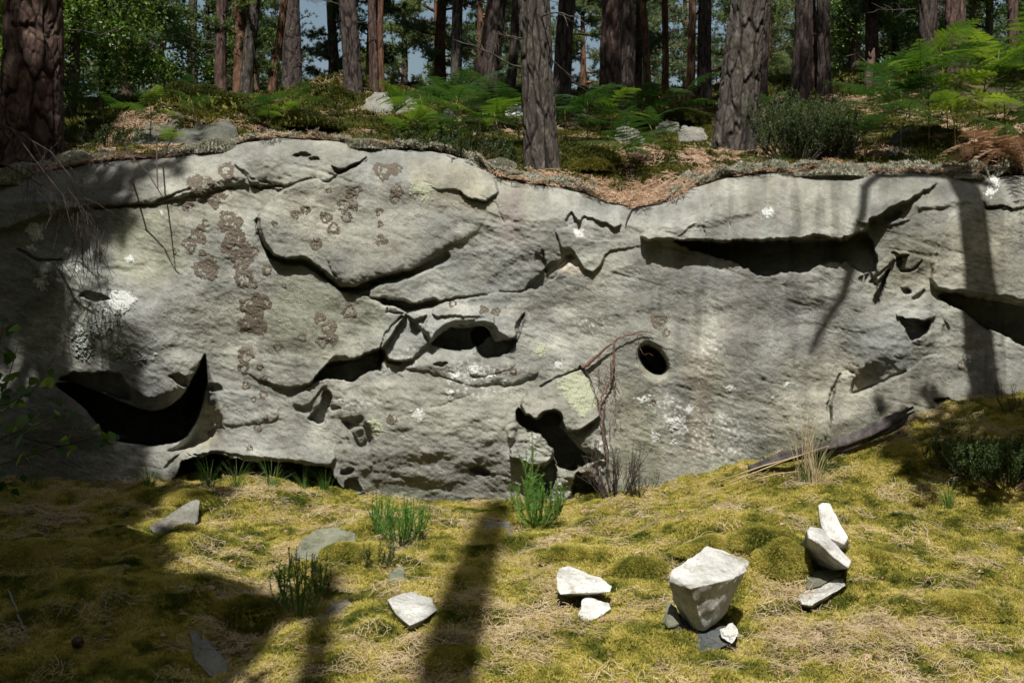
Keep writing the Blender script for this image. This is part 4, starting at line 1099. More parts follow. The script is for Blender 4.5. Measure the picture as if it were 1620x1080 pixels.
def pine_crown(seed, h0, h1, rad, nl, scale=1.0, ncl=5, needle=0.10, wid=0.016, low_dead=3):
    """Returns limbs MB and needle arrays for a crown between heights h0 and h1."""
    rs = np.random.RandomState(seed)
    mb = MB(); cs = []; ds = []
    for k in range(nl):
        f = (k + rs.rand()) / nl
        z = h0 + (h1 - h0) * f
        a = rs.rand() * 6.283
        prof = math.sin(math.pi * min(1, 0.25 + 0.75 * (1 - f))) * 0.6 + 0.4
        L = rad * prof * rs.uniform(0.6, 1.15) * (0.35 + 0.65 * (1 - f) if f > 0.6 else 1)
        rise = rs.uniform(-0.05, 0.45)
        n = 7
        P = [np.array([0, 0, z])]
        dirv = np.array([math.cos(a), math.sin(a), rise])
        for q in range(n):
            dirv = dirv + rs.uniform(-0.22, 0.22, 3); dirv[2] += 0.03
            dirv /= np.linalg.norm(dirv)
            P.append(P[-1] + dirv * L / n)
        P = np.array(P)
        r0 = (0.012 + 0.018 * L) * scale
        mb.tube(P, np.linspace(r0, r0 * 0.25, len(P)), 5, False)
        for q in range(2, n + 1):
            for s_ in range(rs.randint(1, 4)):
                b = P[q] if q < n + 1 else P[-1]
                dv = dirv * 0.5 + rs.uniform(-0.9, 0.9, 3); dv[2] = abs(dv[2]) * 0.5 + rs.uniform(-0.15, 0.25)
                dv /= np.linalg.norm(dv)
                tl = rs.uniform(0.2, 0.6) * L * 0.4
                P2 = np.array([b, b + dv * tl * 0.5 + rs.uniform(-.03, .03, 3), b + dv * tl])
                mb.tube(P2, [r0 * 0.35, r0 * 0.25, r0 * 0.15], 3, False)
                for e in range(ncl):
                    t_ = rs.uniform(0.25, 1.05)
                    cs.append(b + dv * tl * t_ + rs.normal(0, 0.09, 3) * rad / 2); ds.append(dv)
    cs = np.array(cs); ds = np.array(ds)
    return mb, cs, ds, rs


def needle_mesh(name, cs, ds, rs, mat_, n=12, L=0.10, wid=0.016):
    m = len(cs)
    c = np.repeat(cs, n, 0)
    d = np.repeat(ds, n, 0) * 0.7 + rs.normal(0, 0.75, (m * n, 3)) + np.array([0, 0, 0.25])
    d /= np.linalg.norm(d, axis=1)[:, None]
    side = np.cross(d, rs.normal(0, 1, (m * n, 3))); side /= np.linalg.norm(side, axis=1)[:, None] + 1e-9
    ln = L * rs.uniform(0.7, 1.25, (m * n, 1))
    V = np.stack([c + side * wid / 2, c - side * wid / 2, c + d * ln], 1).reshape(-1, 3)
    T = np.arange(len(V)).reshape(-1, 3)
    return mesh_np(name, V, T, False, mat_)


def leaf_mesh(name, cs, rs, mat_, n=10, size=0.05, spread=0.12):
    m = len(cs)
    c = np.repeat(cs, n, 0) + rs.normal(0, spread, (m * n, 3))
    d = rs.normal(0, 1, (m * n, 3)); d[:, 2] -= 0.3; d /= np.linalg.norm(d, axis=1)[:, None]
    up = np.array([0, 0, 1.0]) + rs.normal(0, 0.6, (m * n, 3))
    s_ = np.cross(d, up); s_ /= np.linalg.norm(s_, axis=1)[:, None] + 1e-9
    L = size * rs.uniform(0.7, 1.3, (m * n, 1))
    V = np.stack([c, c + d * L * 0.55 + s_ * L * 0.34, c + d * L, c + d * L * 0.55 - s_ * L * 0.34], 1).reshape(-1, 3)
    return mesh_np(name, V, np.arange(len(V)).reshape(-1, 4), False, mat_)


# crown kinds shared by many pines (all parts sit in the tree's own space, foot at the origin)
CROWNS = []
for k, (h0, h1, rad, nl) in enumerate([(4.6, 9.8, 2.4, 34), (5.4, 10.8, 2.7, 36), (2.2, 8.5, 2.0, 30), (1.2, 7.5, 2.2, 34), (0.8, 6.5, 1.9, 34), (1.8, 8.0, 2.3, 32)]):
    mb, cs, ds, rs = pine_crown(300 + k, h0, h1, rad, nl, 1.0, 8)
    fol = needle_mesh('crown', cs, ds, rs, M_needle if k % 2 == 0 else M_needle2, 18, 0.12, 0.019 if k > 1 else 0.024)
    CROWNS.append((mb.mesh('limb', M_bark_dark if k < 2 else M_bark_or), fol, h1))
print('crowns', [len(c[1].polygons) for c in CROWNS])

# dead lower branches: thin bare twigs that reach out of the trunks
DEAD = []
for k in range(4):
    rs = np.random.RandomState(500 + k)
    mb = MB()
    for q in range(14):
        z = rs.uniform(0.8, 5.2); a = rs.rand() * 6.28; L = rs.uniform(0.25, 0.85)
        dv = np.array([math.cos(a), math.sin(a), rs.uniform(-0.35, 0.35)]); P = [np.array([0, 0, z])]
        for e in range(7):
            dv = dv + rs.uniform(-0.25, 0.25, 3); dv /= np.linalg.norm(dv); P.append(P[-1] + dv * L / 7)
            if e > 1:
                w = dv + rs.uniform(-0.8, 0.8, 3); w /= np.linalg.norm(w)
                l2 = L * rs.uniform(0.12, 0.35)
                mb.tube([P[-1], P[-1] + w * l2 * 0.5 + rs.uniform(-.02, .02, 3), P[-1] + w * l2], [0.005, 0.004, 0.002], 3, False)
        mb.tube(P, np.linspace(0.010, 0.003, 8), 4, False)
    DEAD.append(mb.mesh('dead_branch', M_bark_grey))


def pine(u, v, w, ut, mat_, label, seed, hero=0, crown=None, d=None, sc_=1.0, dead=None, name='pine_tree', group='pines on the slope behind the outcrop', hgt=None):
    """Pine whose trunk foot is seen at (u, v), w pixels wide there, and whose axis passes (ut, 0)."""
    g = hit(floor_z, u, v, 7.9, 30) if d is None else None
    if g is None:
        P0 = at(u, v, d); g = Vector((P0[0], P0[1], float(floor_z(P0[0], P0[1]))))
    dist = g.y - CAM[1]
    r0 = w / FPX * dist / 2
    top_z = 540 / FPX * dist
    xt = (ut - 810) / FPX * dist
    hh = top_z - g.z
    lean = (xt - g.x) / max(hh, 0.8)
    root = empty(name, (g.x, g.y, g.z - 0.06))
    tag(root, label, 'tree', group)
    ck = crown if crown is not None else seed % 2
    limb, fol, h1 = CROWNS[ck]
    H = (h1 * sc_) + 0.3
    rs = random.Random(seed)
    path = []; rads = []
    zs = [0, 0.5, 1.0, 1.6, 2.3, 3.2, 4.5, 6.5, 8.5, H]
    zs = sorted(set(z for z in zs if z <= H))
    for z in zs:
        bend = lean * min(z, hh + 1.5)
        path.append((bend + 0.02 * math.sin(z * 1.3 + seed) * min(1, z), 0.03 * math.sin(z * 0.9 + seed), z))
        rads.append(r0 * (1 - 0.75 * (z / H) ** 1.1))
    if hero == 2:
        me = trunk_mesh('trunk', path, rads, 150, 0.012, 0.022 * max(0.7, r0 / 0.2), mat_, seed, 10, 10, 3.0)
    elif hero == 1:
        me = trunk_mesh('trunk', path, rads, 64, 0.025, 0.013, mat_, seed, 9, 10, 3.6)
    else:
        me = trunk_mesh('trunk', path, rads, 28, 0.06, 0.009, mat_, seed, 7, 9, 4.5)
    link('trunk', me, root)
    if True:
        bx = path[-1][0]
        for nm, data in (('limb', limb), ('crown', fol)):
            o = link(nm, data, root); o['kind'] = 'stuff'; o.location = (bx * 0.9, 0, 0); o.rotation_euler = (0, 0, rs.uniform(0, 6.28)); o.scale = (sc_,) * 3
    if dead is not None:
        o = link('dead_branch', DEAD[dead % 4], root); o['kind'] = 'stuff'; o.rotation_euler = (0, 0, seed * 1.7); o.location = (path[3][0], 0, 0)
    return root


pine(42, 258, 84, 50, M_bark_red, 'thick red-brown pine trunk cut by the left edge, cracked into long plates', 1, 2, 0, sc_=1.15, dead=0)
pine(243, 155, 17, 248, M_bark_grey, 'slim grey-brown pine, first to the right of the thick red-brown trunk', 2, 0, 0, dead=1)
pine(305, 148, 15, 306, M_bark_dark, 'thin straight dark pine, second to the right of the thick red-brown trunk', 3, 0, 1)
pine(351, 156, 18, 351, M_bark_red, 'slim reddish pine above the right end of the moss dome', 4, 0, 0, dead=2)
pine(389, 156, 20, 400, M_bark_grey, 'slim pine bending slightly right, beside the reddish one over the moss dome', 5, 0, 1)
pine(428, 152, 12, 447, M_bark_or, 'thin orange-barked pine leaning right behind the straight dark one', 6, 0, 0)
pine(460, 150, 31, 461, M_bark_dark, 'straight sturdy dark pine a third of the way across the wood', 7, 1, 1, dead=3)
pine(558, 150, 28, 551, M_bark_dark, 'dark pine leaning left above the sunlit grey boulder', 8, 1, 0, dead=0)
pine(592, 149, 13, 591, M_bark_red, 'thin reddish pine touching the dark one above the grey boulder', 9, 0, 1)
pine(604, 149, 9, 604, M_bark_or, 'thinnest orange pine of the pair above the grey boulder', 10, 0, 0)
pine(723, 155, 17, 723, M_bark_grey, 'slim sunlit grey-pink pine alone above the middle ferns', 11, 0, 1, dead=1)
pine(770, 168, 28, 785, M_bark_dark, 'dark pine leaning right just left of the central trunk', 12, 1, 0, dead=2)
pine(750, 160, 14, 775, M_bark_red, 'reddish pine leaning right behind the dark leaning one', 13, 0, 1)
pine(805, 170, 14, 817, M_bark_dark, 'thin dark pine between the leaning dark trunk and the central trunk', 14, 0, 0)
pine(856, 268, 49, 849, M_bark_grey, 'grey central pine rooted on the rim of the outcrop, flaky bark in full view', 15, 2, 1, sc_=1.1, dead=3)
pine(886, 188, 27, 899, M_bark_dark, 'dark pine leaning right, tight behind the central grey trunk', 16, 1, 0, dead=0)
pine(966, 186, 33, 968, M_bark_red, 'brown scaly pine half way between the central trunk and the leaning one', 17, 1, 1, dead=1)
pine(993, 178, 22, 993, M_bark_dark, 'very dark pine pressed behind the brown scaly one', 18, 1, 0)
pine(1026, 158, 11, 1016, M_bark_or, 'slim orange pine, left one of the far pair', 19, 0, 1, dead=2)
pine(1052, 155, 10, 1052, M_bark_or, 'slim orange pine, right one of the far pair', 20, 0, 0, dead=3)
pine(1091, 165, 12, 1097, M_bark_or, 'bright orange pine just left of the leaning trunk', 21, 0, 1)
pine(1114, 172, 21, 1117, M_bark_dark, 'dark pine between the bright orange one and the leaning trunk', 22, 1, 0, dead=0)
pine(1160, 240, 60, 1187, M_bark_grey, 'broad pine leaning right near the rim, bark in thick grey-brown plates', 23, 2, 1, sc_=1.1)
pine(1202, 170, 20, 1209, M_bark_dark, 'dark pine hidden behind the broad leaning one', 24, 1, 0, dead=1)
pine(1265, 165, 28, 1271, M_bark_dark, 'near black pine, left of the two close together over the broom bush', 25, 1, 1, dead=2)
pine(1291, 155, 14, 1284, M_bark_red, 'reddish pine seen between the two near black ones', 26, 0, 0)
pine(1304, 158, 20, 1303, M_bark_dark, 'near black pine, right of the two close together over the broom bush', 27, 1, 1, dead=3)
pine(1467, 140, 28, 1470, M_bark_dark, 'grey pine rising behind the tallest bracken', 28, 1, 0, dead=0)
pine(1514, 140, 31, 1512, M_bark_red, 'brown flaky pine right of the grey one behind the bracken', 29, 1, 1, dead=1)
pine(1604, 130, 16, 1602, M_bark_red, 'thin reddish pine at the right edge of the view', 30, 0, 0, dead=2)
# a broken stump
g = hit(floor_z, 1373, 150, 8, 30)
st = MB(); st.tube([(0, 0, -0.1), (0.01, 0, 0.25), (0.05, 0, 0.5), (0.07, 0.01, 0.56), (0.09, 0.01, 0.66)], [0.08, 0.062, 0.055, 0.035, 0.008], 12); st.tube([(0.03, -0.03, 0.5), (0.0, -0.04, 0.6)], [0.03, 0.004], 5); st.tube([(0.04, 0, 0.4), (-0.2, -0.1, 0.55), (-0.4, -0.1, 0.5)], [0.016, 0.012, 0.005], 5)
o = st.build('broken_stump', M_bark_red); o.location = g
tag(o, 'short broken reddish stump between the near black pines and the bracken', 'stump')

# the wood beyond the crest: low-branched pines on the far slope
rs = random.Random(77)
far = []
tries = 0
spots = []
while len(spots) < 66 and tries < 6000:
    tries += 1
    d = rs.uniform(20.5, 44); a = rs.uniform(-1, 1)
    x = a * (0.52 * d + 1.5); y = d - 8
    if any((x - p[0]) ** 2 + (y - p[1]) ** 2 < (1.9 + 0.02 * d) ** 2 for p in spots): continue
    # glimpses of sky stay open
    uu_ = 810 + x / d * FPX
    if (470 < uu_ < 560 or 600 < uu_ < 760) and rs.random() < 0.6: continue
    spots.append((x, y))
FARL = ['low-branched pine on the far side of the crest', 'sturdier pine on the far side of the crest']
for k, (x, y) in enumerate(spots):
    ck = rs.choice([2, 3, 4, 5])
    limb, fol, h1 = CROWNS[ck]
    s_ = rs.uniform(0.5, 0.75) if y < 18 else rs.uniform(0.7, 1.0) if y < 25 else rs.uniform(1.0, 1.35)
    root = empty('pine_tree', (x, y, float(floor_z(x, y)) - 0.1), rs.uniform(0, 6.28))
    tag(root, 'low-branched green pine beyond the crest, one of the mass behind the trunks', 'tree', 'low-branched pines beyond the crest')
    if k < 6:
        far.append(trunk_mesh('trunk', [(0, 0, 0), (0.05, 0, 2), (0, 0.05, 4), (0.08, 0, 8)], [0.13, 0.11, 0.085, 0.02], 12, 0.2, 0.006, M_bark_or if k % 2 else M_bark_red, k, 6, 6))
    link('trunk', far[k % 6] if k >= 6 else far[k], root).scale = (1, 1, s_)
    o = link('limb', limb, root); o.scale = (s_,) * 3
    o = link('crown', fol, root); o.scale = (s_,) * 3

# leafy oaks at the left and a few saplings
OAK = []
for k in range(2):
    mb, cs, ds, rr = pine_crown(700 + k, 0.6, 5.5, 1.9, 26, 0.8, 4)
    OAK.append((mb.mesh('limb', M_bark_grey), leaf_mesh('crown', cs, rr, M_leaf, 12, 0.075, 0.13)))
for k, (u, d, s_) in enumerate([(110, 16, 0.9), (165, 19, 1.0), (205, 23, 1.15), (20, 19, 1.0), (-40, 15, 0.9), (1420, 21, 0.7), (1560, 19, 0.8), (330, 26, 1.0), (1350, 27, 0.9)]):
    x = (u - 810) / FPX * d; y = d - 8
    root = empty('oak_tree', (x, y, float(floor_z(x, y)) - 0.1), k * 1.9)
    tag(root, ['leafy green oak beside the thick red-brown trunk', 'leafy green oak, middle one of the left-hand group', 'leafy green oak left of the slim grey-brown pine', 'leafy green oak behind the thick red-brown trunk', 'leafy green oak at the far left edge',
               'small leafy oak behind the tall bracken', 'small leafy oak at the right edge behind the bracken', 'leafy oak behind the thin straight pines', 'leafy oak behind the short broken stump'][k], 'tree', 'leafy oaks among the pines')
    mb = MB(); mb.tube([(0, 0, -0.2), (0.1, 0, 1.5), (0, 0.1, 3), (0.1, 0, 5)], [0.10, 0.08, 0.06, 0.02], 8)
    mb.build('trunk', M_bark_grey, root).scale = (s_,) * 3
    for nm, data in (('limb', OAK[k % 2][0]), ('crown', OAK[k % 2][1])):
        link(nm, data, root).scale = (s_,) * 3

# ------------------------------------------------------------------ trees that stand behind and beside the camera and throw the shadows
def shade_tree(x, y, H, r0, h0, h1, rad, nl, label, seed, lean=(0, 0), dens=6, branches=(), wide=0.03, taper=0.7):
    z0 = float(bank_z(x, y))
    root = empty('pine_tree', (x, y, z0 - 0.05))
    tag(root, label, 'tree', 'pines of the near bank')
    path = [(lean[0] * t * H, lean[1] * t * H, t * H) for t in np.linspace(0, 1, 9)]
    link('trunk', trunk_mesh('trunk', path, [r0 * (1 - taper * t) for t in np.linspace(0, 1, 9)], 24, 0.12, 0.008, M_bark_red, seed, 7, 9), root)
    if nl:
        mb, cs, ds, rr = pine_crown(seed, h0, h1, rad, nl, 1.0, dens)
        for nm, data in (('limb', mb.mesh('limb', M_bark_dark)), ('crown', needle_mesh('crown', cs, ds, rr, M_needle, 14, 0.13, wide))):
            o = link(nm, data, root); o.location = (lean[0] * (h0 + h1) / 2, lean[1] * (h0 + h1) / 2, 0)
    for P, r in branches:
        mb = MB(); mb.tube(P, r, 6); mb.build('branch', M_bark_red, root)
    return root


def sunward(p, t):
    """The point t metres towards the sun from p."""
    return Vector(p) + S * t


SH901 = shade_tree(3.44, -2.85, 8.4, 0.17, 0, 0, 0, 0, 'slim pine just right of the view whose trunk shades the right end of the cliff', 901, taper=0.45,
           branches=[([(0, 0, 7.5), (-0.4, 0, 7.7), (-0.85, 0, 7.6), (-1.0, 0, 7.2), (-1.08, 0, 6.6), (-1.20, 0, 6.15), (-1.36, 0, 5.95), (-1.44, 0, 5.75)], [0.045, 0.042, 0.04, 0.036, 0.034, 0.03, 0.024, 0.012])], lean=(-0.03, 0.0))
shade_tree(-3.25, -5.6, 8.6, 0.09, 5.9, 8.1, 1.7, 36, 'young dense pine left of the viewer', 908, dens=14, wide=0.06)
shade_tree(-0.55, -8.8, 15.0, 0.165, 0, 0, 0, 0, 'tall bare-stemmed pine behind the viewer', 902, taper=0.35)
shade_tree(-0.03, -9.6, 13.5, 0.09, 0, 0, 0, 0, 'slender leaning bare-stemmed pine behind the viewer', 903, lean=(-0.10, 0), taper=0.3)
shade_tree(-2.40, -7.3, 9.2, 0.12, 4.8, 8.6, 1.75, 40, 'dense pine left of the viewer', 904, dens=14, wide=0.06)
shade_tree(-4.50, -5.2, 13.6, 0.14, 5.6, 13.2, 2.2, 64, 'dense pine beyond the left edge of the cliff', 905, dens=9, wide=0.065)
shade_tree(-5.6, -7.6, 11.0, 0.13, 4.0, 10.5, 2.2, 34, 'dense pine far left of the view', 906, dens=10, wide=0.04)
shade_tree(5.2, -4.6, 9.5, 0.12, 4.5, 9.0, 1.5, 22, 'pine well to the right of the view', 907, dens=9, wide=0.04)
rs = random.Random(5)
n_ = 0
shade_bough = MB(); shade_bough.tube([(3.4, -2.85, 3.2), (3.0, -3.2, 3.6), (2.6, -3.4, 3.6)], [0.03, 0.02, 0.01], 6); shade_bough.tube([(3.4, -2.85, 3.3), (4.0, -3.3, 3.6), (4.6, -3.4, 3.5)], [0.03, 0.02, 0.01], 6)  # unseen bough, added to shade the right end of the bank
rb = np.random.RandomState(8)
bc = np.stack([rb.uniform(2.42, 4.7, 700), rb.uniform(-3.8, -2.95, 700), rb.uniform(2.8, 4.3, 700)], -1)  # needles of the added bough, boxed to fit the shade wanted
own = bpy.data.objects['pine_tree'] if False else SH901
off = -np.array(own.location)
shade_bough.V = [v_ + off for v_ in shade_bough.V]
shade_bough.build('limb', M_bark_dark, own)
link('crown', needle_mesh('crown', bc + off, rb.normal(0, 1, (700, 3)), rb, M_needle, 14, 0.13, 0.05), own)['kind'] = 'stuff'
while n_ < 34:
    x, y = rs.uniform(-34, 34), rs.uniform(-38, -2)
    if abs(x) < 7.5 and y > -15 or abs(x) < 5 + (-y) * 0.1 and y > -17 or (y > -9 and abs(x) < 8): continue
    n_ += 1
    limb, fol, h1 = CROWNS[rs.choice([2, 3, 4, 5])]
    s_ = rs.uniform(1.0, 1.35)
    root = empty('pine_tree', (x, y, float(bank_z(x, y)) - 0.1), rs.uniform(0, 6.28))
    tag(root, 'pine of the wood around and behind the viewer', 'tree', 'pines around the clearing')
    link('trunk', far[n_ % 6], root).scale = (1, 1, s_)
    link('limb', limb, root).scale = (s_,) * 3; link('crown', fol, root).scale = (s_,) * 3
more = []
while len(more) < 30:
    if len(more) < 20:
        x, y = rs.choice([-1, 1]) * rs.uniform(7.0, 13.5), rs.uniform(-13, -0.5)
    else:
        x, y = rs.uniform(-9, 9), rs.uniform(-24, -14.5)
    if any((x - p[0]) ** 2 + (y - p[1]) ** 2 < 2.2 for p in more): continue
    more.append((x, y))
    limb, fol, h1 = CROWNS[rs.choice([2, 3, 4, 5])]
    s_ = rs.uniform(1.6, 1.95)
    root = empty('pine_tree', (x, y, float(bank_z(x, y)) - 0.1), rs.uniform(0, 6.28))
    tag(root, 'tall pine of the wood around and behind the viewer', 'tree', 'tall pines around the clearing')
    link('trunk', far[len(more) % 6], root).scale = (1.5, 1.5, s_)
    link('limb', limb, root).scale = (s_,) * 3; link('crown', fol, root).scale = (s_,) * 3
# ------------------------------------------------------------------ ferns
M_fern_l = leafmat('lime_fern', [(0.055, 0.12, 0.015), (0.11, 0.19, 0.025), (0.22, 0.30, 0.04)], 2.2, 0.45, 0.45, 0.3)
M_fern_d = leafmat('green_fern', [(0.018, 0.055, 0.012), (0.035, 0.085, 0.022), (0.07, 0.13, 0.035)], 2.2, 0.40, 0.45, 0.35)
M_stalk = crust_mat('fern_stalk', (0.16, 0.13, 0.05), (0.27, 0.22, 0.10), 30)
M_fern_b = leafmat('dead_fern', [(0.20, 0.12, 0.075), (0.34, 0.22, 0.14), (0.48, 0.34, 0.24)], 4, 0.2, 0.8, 0.1, (1, 0.8, 0.6))


def frond_mesh(name, seed, mat_, L=0.62, npin=13, curl=0.35):
    """One bracken frond lying along +X, its tip drooping; every leaflet is modelled."""
    rs = np.random.RandomState(seed)
    mb = MB()
    t = np.linspace(0, 1, 14)
    ax = np.stack([L * t, 0.03 * np.sin(t * 3 + seed), L * (0.30 * t - curl * 1.25 * t * t)], -1)
    mb.tube(ax, np.linspace(0.004, 0.0012, 14), 3, False)
    for k in range(npin):
        f = 0.10 + 0.88 * (k / (npin - 1)) ** 0.95
        b = np.array([np.interp(f, t, ax[:, c]) for c in range(3)])
        pl = L * 0.40 * (1 - f) ** 0.75 * min(1, 0.72 + f * 1.4) + 0.012
        for sd in (-1, 1):
            ang = math.radians(rs.uniform(56, 72))
            dv = np.array([math.cos(ang), sd * math.sin(ang), rs.uniform(-0.12, 0.10)]); dv /= np.linalg.norm(dv)
            n = max(3, int(pl / 0.013))
            tt_ = (np.arange(n) + 0.6) / n
            c0 = b + dv * (tt_ * pl)[:, None]; c0[:, 2] -= 0.12 * pl * tt_ ** 2 + 0.02 * tt_ * rs.uniform(0, 1)
            mb.tube([b, b + dv * pl * 0.5 - [0, 0, 0.03 * pl], b + dv * pl - [0, 0, 0.13 * pl]], [0.0013, 0.001, 0.0006], 3, False)
            nrm = np.cross(dv, [0, 0, 1.0]); nrm /= np.linalg.norm(nrm)
            ll = (0.15 * pl + 0.005) * (1 - tt_) ** 0.7 * (0.85 + 0.3 * rs.rand(n)) + 0.004
            for s2 in (-1, 1):
                d2 = dv * 0.35 + nrm * s2; d2 /= np.linalg.norm(d2)
                ll_ = ll[:, None]
                wv = dv * 0.0052
                z_ = np.array([0, 0, 1.0]) * rs.uniform(-0.25, 0.1, (n, 1))
                V = np.stack([c0 - wv, c0 + d2 * ll_ * 0.55 - wv * 0.7 + z_ * ll_ * .5, c0 + d2 * ll_ + z_ * ll_, c0 + d2 * ll_ * 0.5 + wv * 0.9 + z_ * ll_ * .5, c0 + wv], 1)
                V = V.reshape(-1, 3)
                i = np.arange(n)[:, None] * 5
                mb.add(V, np.concatenate([i + [0, 1, 4], ]), np.concatenate([i + [1, 2, 3, 4]]))
    return mb.mesh(name, mat_, False)


FR = {0: [frond_mesh('frond', 11 + k, M_fern_l, 0.62, 13, 0.25 + 0.12 * k) for k in range(3)],
      1: [frond_mesh('frond', 21 + k, M_fern_d, 0.62, 13, 0.25 + 0.12 * k) for k in range(3)],
      2: [frond_mesh('frond', 31 + k, M_fern_b, 0.5, 13, 0.9 + 0.3 * k) for k in range(2)]}


def fern(u, v, h, s, n, kind, label, seed, fn=None, group='bracken ferns along the rim'):
    g = hit(fn or floor_z, u, v, 8.0, 20)
    h = h * 0.92
    root = empty('bracken_fern', g)
    tag(root, label, 'fern', group)
    rs = random.Random(seed)
    mb = MB()
    lx, ly = rs.uniform(-.08, .08), rs.uniform(-.08, .02)
    ax = [(0, 0, -0.05), (lx * 0.3, ly * 0.3, h * 0.4), (lx, ly, h * 0.8), (lx * 1.3, ly * 1.6, h)]
    mb.tube(ax, [0.006, 0.0055, 0.0045, 0.003], 5)
    mb.build('stalk', M_stalk, root)
    a0 = rs.uniform(0, 6.28)
    for k in range(n):
        f = 1.0 - 0.5 * (k / max(1, n)) 
        z = h * f
        a = a0 + k * 2.4 + rs.uniform(-.4, .4)
        if math.sin(a) > 0.55 and rs.random() < 0.5: a = -a
        o = link('frond', FR[kind][(seed + k) % len(FR[kind])], root)
        w = min(1, f)
        o.location = (lx * (w ** 1.5), ly * (w ** 1.5), z)
        o.rotation_euler = (rs.uniform(-.3, .3), rs.uniform(-0.45, 0.05) if k else rs.uniform(-0.6, -0.2), a)
        sc__ = s * rs.uniform(0.68, 1.0); o.scale = (sc__,) * 3
    return root


L_ = [
    (1368, 264, .42, .75, 4, 1, 'small bracken in front of the steep dark boulder'), (1425, 256, .62, 1.15, 5, 1, 'green bracken reaching over the steep dark boulder'),
    (1395, 236, .62, 1.1, 5, 1, 'dark bracken right of the broom bush'), (1338, 240, .40, .9, 5, 1, 'bracken mixed into the right side of the broom bush'),
    (1470, 238, .85, 1.25, 6, 0, 'tallest lime-green bracken below the two right-hand trunks'), (1512, 250, .60, 1.15, 5, 0, 'lime bracken above the steep dark boulder, right of the tallest'),
    (1545, 236, .78, 1.25, 6, 0, 'bright bracken left of the russet dead fronds'), (1590, 238, .80, 1.3, 6, 0, 'bright bracken above the russet dead fronds'),
    (1632, 250, .92, 1.4, 6, 0, 'tall bright bracken at the right edge'), (1500, 210, .80, 1.2, 5, 1, 'bracken behind the tallest lime one'), (1575, 205, .85, 1.2, 5, 1, 'bracken in the back row near the right edge'),
    (1440, 210, .70, 1.1, 5, 1, 'bracken in the back row left of the tallest lime one'), (1605, 278, .40, .9, 4, 1, 'low blue-green bracken leaning over the rim at the right edge'), (1660, 262, .7, 1.2, 5, 0, 'bracken just past the right edge'),
    (638, 212, .36, .8, 5, 0, 'yellow-green bracken right of the two middle boulders'), (676, 206, .42, .95, 5, 1, 'bracken behind the yellow-green one'), (705, 214, .46, 1.0, 6, 1, 'bracken under the slim grey-pink pine'),
    (738, 222, .44, 1.0, 5, 1, 'bracken right of the slim grey-pink pine'), (770, 214, .46, 1.0, 5, 1, 'bracken at the foot of the dark leaning pine'), (792, 240, .38, .95, 5, 0, 'bright bracken whose fronds touch the central trunk'),
    (822, 232, .40, .9, 4, 1, 'bracken close against the left of the central trunk'), (655, 232, .22, .8, 4, 0, 'low bright bracken on the rim left of the central trunk'), (715, 240, .25, .9, 5, 1, 'low dark bracken on the rim left of the central trunk'),
    (895, 232, .34, .9, 5, 1, 'bracken just right of the central trunk'), (930, 226, .42, 1.0, 6, 1, 'bracken behind the yellow moss cushion'), (968, 222, .40, .95, 5, 0, 'bracken in front of the brown scaly pine'),
    (1000, 268, .24, .95, 6, 1, 'blue-green rosette of bracken beside the needle-filled dip'), (1040, 232, .25, .7, 4, 1, 'small bracken left of the leaning pine'), (1012, 206, .38, .9, 5, 1, 'bracken behind the bright white boulder'),
    (238, 232, .38, .85, 4, 0, 'bracken with one bright frond over the wide dark boulder'), (262, 246, .18, .6, 3, 0, 'tiny bracken in front of the wide dark boulder'), (165, 212, .42, 1.0, 5, 1, 'bracken beside the thick red-brown trunk'),
    (118, 208, .40, .9, 5, 1, 'bracken at the right foot of the thick red-brown trunk'), (312, 212, .34, .7, 3, 1, 'small bracken on top of the wide dark boulder'), (420, 206, .34, .85, 5, 1, 'dark bracken right of the wide dark boulder'),
    (452, 212, .30, .8, 5, 0, 'bracken catching sun right of the wide dark boulder'), (478, 188, .35, .9, 4, 1, 'bracken below the straight sturdy dark pine'), (305, 160, .35, .9, 4, 1, 'bracken on the moss dome among the thin trunks'),
    (1075, 190, .35, .9, 4, 1, 'bracken between the far orange pines and the leaning trunk'), (1230, 215, .40, .9, 4, 1, 'bracken inside the broom bush'), (860, 190, .4, .9, 4, 1, 'bracken hidden behind the central trunk')]
for k, (u, v, h, s, n, kd, lb) in enumerate(L_):
    if u < 520: s *= 0.78
    fern(u, v, h, s, n, kd, lb, 40 + k)
for k, (u, v) in enumerate([(1545, 272), (1570, 266), (1596, 272), (1622, 268), (1585, 280)]):
    f = fern(u, v, .26, .8, 8, 2, ['russet dead bracken, leftmost of the clump at the right edge', 'russet dead bracken, second from the left in the clump at the right edge', 'russet dead bracken in the middle of the right-hand clump', 'russet dead bracken cut by the right edge', 'russet dead bracken lying on the rim in front of the clump'][k], 90 + k, group='dead bracken at the right end of the rim')
    f.name = 'dead_bracken'

# ------------------------------------------------------------------ heather, broom, grass
M_hea = leafmat('heather_leaves', [(0.06, 0.14, 0.025), (0.11, 0.23, 0.04), (0.19, 0.33, 0.07)], 9, 0.35, 0.5, 0.3)
M_broom = leafmat('broom_green', [(0.02, 0.045, 0.012), (0.045, 0.08, 0.02), (0.08, 0.12, 0.035)], 6, 0.3, 0.5, 0.3)
M_stem = crust_mat('brown_stem', (0.07, 0.045, 0.03), (0.15, 0.10, 0.07), 60)
M_dark = crust_mat('dark_twig', (0.035, 0.027, 0.024), (0.085, 0.065, 0.055), 60)
M_root = crust_mat('root_bark', (0.09, 0.045, 0.035), (0.20, 0.12, 0.095), 60)


